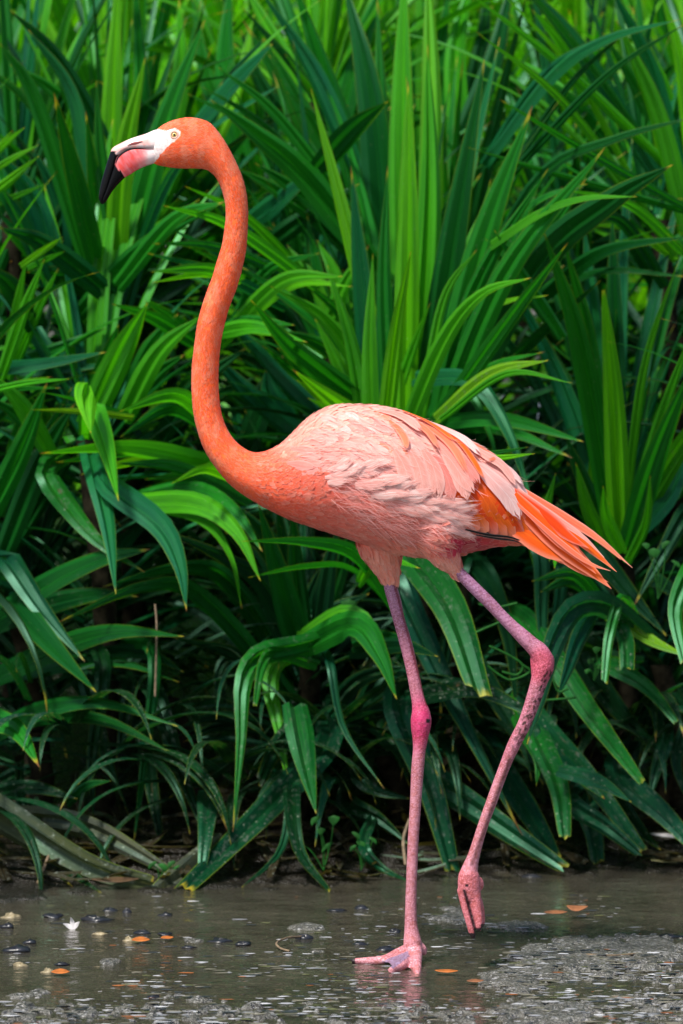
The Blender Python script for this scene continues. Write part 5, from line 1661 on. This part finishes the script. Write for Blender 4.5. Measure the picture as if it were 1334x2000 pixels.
# ---------------------------------------------------------------- debris on the water
M_PEB = simple('black_pebble', (0.014, 0.016, 0.022), 0.34, 0.5, 60, 0.8, 0.5)
M_TAN = simple('tan_pebble', (0.24, 0.20, 0.12), 0.4, 0.4, 70, 0.5)
M_OR = simple('orange_leaf', (0.50, 0.15, 0.03), 0.5, 0.4, 50, 0.4)
M_BR = simple('brown_leaf', (0.30, 0.12, 0.05), 0.55, 0.5, 40, 0.6)
M_DARKBR = simple('dark_brown_leaf', (0.085, 0.05, 0.025), 0.5, 0.6, 40, 0.6)
M_WH = simple('white_feather', (0.66, 0.64, 0.65), 0.7, 0.1, 60, 0.3)
M_YW = simple('pale_yellow_leaf', (0.62, 0.58, 0.28), 0.5, 0.2, 60, 0.3)
M_TWIG = simple('dry_twig', (0.16, 0.115, 0.07), 0.7, 0.4, 80, 0.5)
M_WEED = simple('weed_leaf', (0.010, 0.075, 0.010), 0.6, 0.3, 50, 0.3, 0.12)
def surf_z(p):
    return max(0.0, float(ground_z(p.x, p.y)))
def pebble(px, py, wpx, hpx, label, mat=M_PEB, cat='pebble', grp='dark pebbles in the shallow water'):
    c = G(px, py)
    s = (6 + c.y) / FPX
    r, h = wpx * s / 2, hpx * s
    v = []
    ph = random.random() * 10
    for i in range(7):
        a = math.pi * i / 6
        for j in range(12):
            b = 2 * math.pi * j / 12
            w = 1 + 1.05 * (mnoise.noise(Vector((math.cos(b) * 1.6 + ph, math.sin(b) * 1.6, a * .8))))
            v.append(Vector((r * w * math.sin(a) * math.cos(b), 0.7 * r * w * math.sin(a) * math.sin(b), h * 0.62 * w * math.cos(a))))
    o = obj('pebble', mesh_from('pebble', v, grid_faces(7, 12, True)), mat)
    o.location = (c.x, c.y, surf_z(c) + h * 0.05)
    return tag(o, label, cat, grp)
for px, py, w, h, lab in [
        (188, 1797, 62, 13, 'largest glossy black pebble, a long one right of the white feather'), (248, 1783, 16, 11, 'small round black pebble right of the longest black pebble'),
        (213, 1779, 30, 8, 'thin dark pebble just above the longest black pebble'), (34, 1858, 62, 14, 'long black pebble by the left edge above the nearest orange leaf'),
        (16, 1812, 30, 11, 'dark pebble touching the left edge, higher of the two there'), (104, 1792, 40, 9, 'flat dark pebble left of the white feather'),
        (58, 1842, 30, 9, 'dark pebble just above the long black pebble at the left edge'), (278, 1822, 30, 7, 'flat black pebble above the far orange leaf'),
        (322, 1826, 30, 6, 'thin black pebble right above the right orange leaf'), (430, 1839, 40, 10, 'black pebble on pale mud between the leaves and the foot'),
        (476, 1846, 30, 9, 'black pebble with a wet white top right of its twin'), (368, 1851, 24, 7, 'small black pebble right of the orange leaves'),
        (596, 1834, 28, 12, 'bluish black pebble below the green mud lump'), (705, 1774, 24, 9, 'dark pebble in still water left of the standing leg'),
        (655, 1779, 30, 5, 'thin dark sliver of a pebble left of the standing leg'), (773, 1821, 24, 9, 'black pebble beside the standing leg just above the foot'),
        (702, 1845, 30, 8, 'flat black pebble above the long toe'), (752, 1855, 34, 9, 'wet black pebble behind the long toe'),
        (1310, 1829, 44, 7, 'flat black pebble by the right edge'), (120, 1884, 26, 7, 'flat dark pebble between the two pale mud lumps'),
        (300, 1948, 24, 6, 'small black pebble lowest at the left'), (325, 1788, 26, 8, 'black pebble in the shallows under the dark hanging leaf'),
        (850, 1702, 26, 8, 'small dark pebble at the foot of the bank behind the legs'), (1038, 1712, 34, 5, 'flat dark pebble right of the raised foot near the bank')]:
    pebble(px, py, w, h, lab)
for px, py, w, h, lab in [(195, 1826, 26, 10, 'tan pebble below the longest black pebble'), (252, 1837, 24, 10, 'tan pebble left of the far orange leaf'),
                          (95, 1899, 24, 11, 'tan pebble left of the nearest orange leaf'), (40, 1888, 26, 12, 'tan pebble below the long black pebble at the left edge'),
                          (22, 1792, 34, 12, 'largest tan pebble near the left edge by the bank')]:
    pebble(px, py, w, h, lab, M_TAN, 'pebble', 'tan pebbles in the shallow water')
def flat_leaf(name, px, py, wpx, hpx, ang, label, mat, cat='leaf', lift=0.004, curl=0.25):
    c = G(px, py)
    s = (6 + c.y) / FPX
    Lw = wpx * s
    v, n = [], 9
    for i in range(n):
        t = i / (n - 1)
        hw = hpx * s * 3.2 * math.sin(math.pi * min(1, t * .96 + .02)) ** 0.8
        for a in (-1, 0, 1):
            v.append(Vector(((t - .5) * Lw, a * hw, curl * Lw * (t - .5) ** 2 + 0.25 * hw * abs(a) + lift)))
    o = obj(name, mesh_from(name, v, grid_faces(n, 3)), mat)
    o.location = (c.x, c.y, surf_z(c))
    o.rotation_euler = (math.radians(8), 0, math.radians(ang))
    md = o.modifiers.new('thickness', 'SOLIDIFY')
    md.thickness = 0.0008
    return tag(o, label, cat)
flat_leaf('fallen_leaf', 275, 1843, 36, 5, 6, 'curled orange leaf floating left of its smaller twin', M_OR)
flat_leaf('fallen_leaf', 326, 1838, 28, 3, 30, 'narrow orange leaf floating right of the curled orange leaf', M_OR)
flat_leaf('fallen_leaf', 118, 1906, 36, 5, 4, 'orange leaf floating nearest the viewer at the lower left', M_OR)
flat_leaf('fallen_leaf', 872, 1904, 46, 3, -8, 'wet orange red leaf floating just right of the standing foot', M_OR)
flat_leaf('fallen_leaf', 1085, 1796, 46, 4, 8, 'left half of the curled brown leaf pair on the mud at the right', M_BR, lift=.010)
flat_leaf('fallen_leaf', 1128, 1793, 42, 6, -15, 'rust brown curled leaf on the mud right of the raised foot', M_BR, lift=.012, curl=.9)
flat_leaf('fallen_leaf', 225, 1736, 92, 6, 4, 'large dead brown leaf lying at the edge of the bank at the left', M_DARKBR, lift=.012)
flat_leaf('fallen_leaf', 1310, 1692, 80, 3, 10, 'slender pale yellow leaf at the right edge on the water', M_YW)
flat_leaf('fallen_leaf', 928, 1923, 34, 3, 10, 'small dark red leaf scrap below the raised foot', M_BR)
flat_leaf('dropped_feather', 1312, 1672, 90, 5, 14, 'crumpled white feather at the right edge by the bank', M_WH, 'feather', lift=.010, curl=.4)
# white feather standing in the water
c = G(143, 1815)
fw = thing('dropped_feather', 'small white feather standing up in the shallow water at the left', 'feather', (c.x, c.y, 0))
for a, l in ((-0.95, .017), (-0.15, .021), (0.6, .016)):
    pts = [c, c + Vector((math.sin(a) * l * .6, 0, math.cos(a) * l * .6)), c + Vector((math.sin(a) * l * 1.2, -.004, math.cos(a) * l))]
    v, f, uv = feather_mesh(pts, [Vector((0, -1, .2))] * 3, .0075, 'point', 7)
    obj('vane', mesh_from('vane', v, f, uv), M_WH, fw)
# a curl of dry twig
def tube(name, pts, r, mat, parent=None, n=24, m=7, r1=None):
    q = catmull([tuple(p) for p in pts], n)
    v = []
    for i, p in enumerate(q):
        t = Vector(q[min(i + 1, n - 1)]) - Vector(q[max(i - 1, 0)])
        t.normalize()
        s = t.cross(Vector((0.2, 0.9, 0.1))).normalized()
        u = s.cross(t)
        rr = r + ((r1 if r1 is not None else r) - r) * i / (n - 1)
        for k in range(m):
            a = 2 * math.pi * k / m
            v.append(Vector(p) + (s * math.cos(a) + u * math.sin(a)) * rr)
    return obj(name, mesh_from(name, v, grid_faces(n, m, True)), mat, parent)
tw = tube('twig', [G(590, 1829, .004), G(560, 1832, .010), G(540, 1842, .008), G(548, 1852, .004), G(566, 1858, .002)], .0018, M_TWIG)
tag(tw, 'thin curled dry twig on the mud below the green mud lump', 'twig')
tw = tube('twig', [P(95, 1672, .98), P(78, 1715, .92), P(66, 1742, .86)], .003, M_TWIG)
tag(tw, 'pale dry twig leaning out of the bank at the far left', 'twig')
tw = tube('twig', [P(303, 1180, 1.15), P(306, 1230, 1.14), P(303, 1360, 1.12)], .002, M_TWIG)
tag(tw, 'brown dry strand hanging straight down among the dark leaves at the left', 'twig')
tw = tube('twig', [P(800, 1600, 1.1), P(788, 1640, 1.08), P(792, 1690, 1.04)], .003, M_TWIG)
tag(tw, 'short pale twig just left of the standing leg at the bank', 'twig')
tw = tube('twig', [G(1140, 1864, .004), G(1200, 1866, .006), G(1252, 1862, .004)], .0016, M_TWIG)
tag(tw, 'pale straw lying on the wet mud at the lower right', 'twig')
# thin climbing vine behind the raised leg
vine = thing('climbing_vine', 'thin curling green vine between the two legs', 'vine', tuple(P(1000, 1330, 1.05)))
for pts in ([(955, 1262), (985, 1275), (1020, 1298), (1010, 1318), (980, 1312)], [(930, 1235), (960, 1222), (990, 1210)], [(1020, 1298), (1035, 1312), (1000, 1328), (975, 1318), (952, 1300)],
            [(935, 1180), (970, 1186), (1010, 1178)], [(1078, 1320), (1090, 1350), (1110, 1345)], [(1060, 1368), (1100, 1365), (1125, 1362)]):
    tube('tendril', [P(x, y, 1.0) for x, y in pts], .0022, M_WEED, vine, 20, 6)
# small weeds at the foot of the bank
def weed(label, base, leaves, Y):
    b = P(*base, min(Y, yground(base[1])))
    t = thing('weed', label, 'weed', tuple(b), 'small weeds sprouting at the foot of the bank')
    for (x, y, s) in leaves:
        p = P(x, y, Y)
        tube('stem', [b, b.lerp(p, .5) + Vector((.004, 0, .006)), p], .0012, M_WEED, t, 8, 5)
        w = s / FPX * 5.2
        a = random.uniform(-.6, .6)
        v = []
        for i in range(7):
            q = i / 6
            hw = w * .48 * math.sin(math.pi * q ** .5)
            for k in (-1, 0, 1):
                v.append(p + Vector((math.cos(a) * k * hw + math.sin(a) * (q - .3) * w * 1.3, -.004 * q + .002 * abs(k), -math.sin(a) * k * hw * .5 + (0.35 - q) * w * .9)))
        obj('leaf', mesh_from('leaf', v, grid_faces(7, 3)), M_WEED, t)
weed('little three leaved green weed under the middle hanging leaf', (632, 1700), [(617, 1600, 30), (652, 1600, 32), (627, 1622, 24), (640, 1652, 32), (575, 1638, 22)], 1.0)
weed('small bright weed sprouting left of the crossed old leaves', (310, 1722), [(298, 1688, 24), (318, 1692, 26), (335, 1686, 22), (345, 1694, 18)], .93)
weed('small weed sprig left of the standing leg', (705, 1700), [(695, 1630, 24), (705, 1648, 26), (690, 1655, 20), (728, 1640, 22)], 1.05)
weed('round leaved dark weed left of the standing thigh', (690, 1260), [(680, 1180, 44), (700, 1200, 34), (660, 1195, 34)], 1.35)
weed('tiny heart leaved weed under the tail at the right', (1285, 1170), [(1278, 1078, 34), (1300, 1062, 26), (1262, 1065, 22), (1320, 1100, 26)], 1.2)
weed('small weed with round buds right of the raised leg', (1160, 1330), [(1165, 1268, 24), (1155, 1290, 22), (1172, 1300, 20), (1148, 1310, 18)], 1.15)

# grit, scum and scraps, and painted glints, strewn over the shallows: too many to count
sv_, sf_, sc_ = [], [], []
cols = [((0.035, 0.04, 0.05), 5), ((0.27, 0.28, 0.31), 5), ((0.16, 0.15, 0.12), 6), ((0.48, 0.49, 0.52), 1.8), ((0.28, 0.09, 0.03), 0.5), ((0.10, 0.11, 0.05), 2)]  # pale greys put the sludge's sky sparkle into grit colour
cw = np.array([c[1] for c in cols], float)
cw /= cw.sum()
n_s = 0
while n_s < 5200:
    px, py = random.uniform(-120, 1450), 1745 + 330 * random.random() ** 0.8
    p = G(px, py)
    d = (0.25 + 0.75 * max(0, (py - 1840) / 160) + 0.5 * max(0, (px - 900) / 430)) * float(sstep(0.36, 0.62, fbm(p.x * 7, p.y * 4.5, 3, 77)))
    if random.random() > d:
        continue
    n_s += 1
    r = 0.0014 + 0.0058 * random.random() ** 2.4
    z = surf_z(p) + 0.0005
    a0 = random.random() * 6.28
    b = len(sv_)
    c = np.array(cols[RNG.choice(len(cols), p=cw)][0]) * random.uniform(.7, 1.3)
    for k in range(6):
        a = a0 + k * math.pi / 3
        q = r * random.uniform(.6, 1.3)
        sv_.append((p.x + math.cos(a) * q * 1.9, p.y + math.sin(a) * q, z))
    sv_.append((p.x + random.uniform(-.3, .3) * r, p.y + random.uniform(-.3, .3) * r, z + r * random.uniform(.04, .16)))
    sf_ += [(b + k, b + (k + 1) % 6, b + 6) for k in range(6)]
    sc_ += [c] * 7
k = NT('wet_grit')
at = k.n('ShaderNodeAttribute', attribute_name='Col')
bs = k.n('ShaderNodeBsdfPrincipled', Base_Color=at.outputs['Color'], Roughness=0.3)
gr = obj('floating_debris_and_sparkle', mesh_from('floating_debris_and_sparkle', sv_, sf_, None, np.array(sc_), False), k.finish(bs.outputs[0]))
gr['kind'] = 'stuff'
gr['label'] = 'grit, scum specks and painted sparkle strewn over the shallow water'
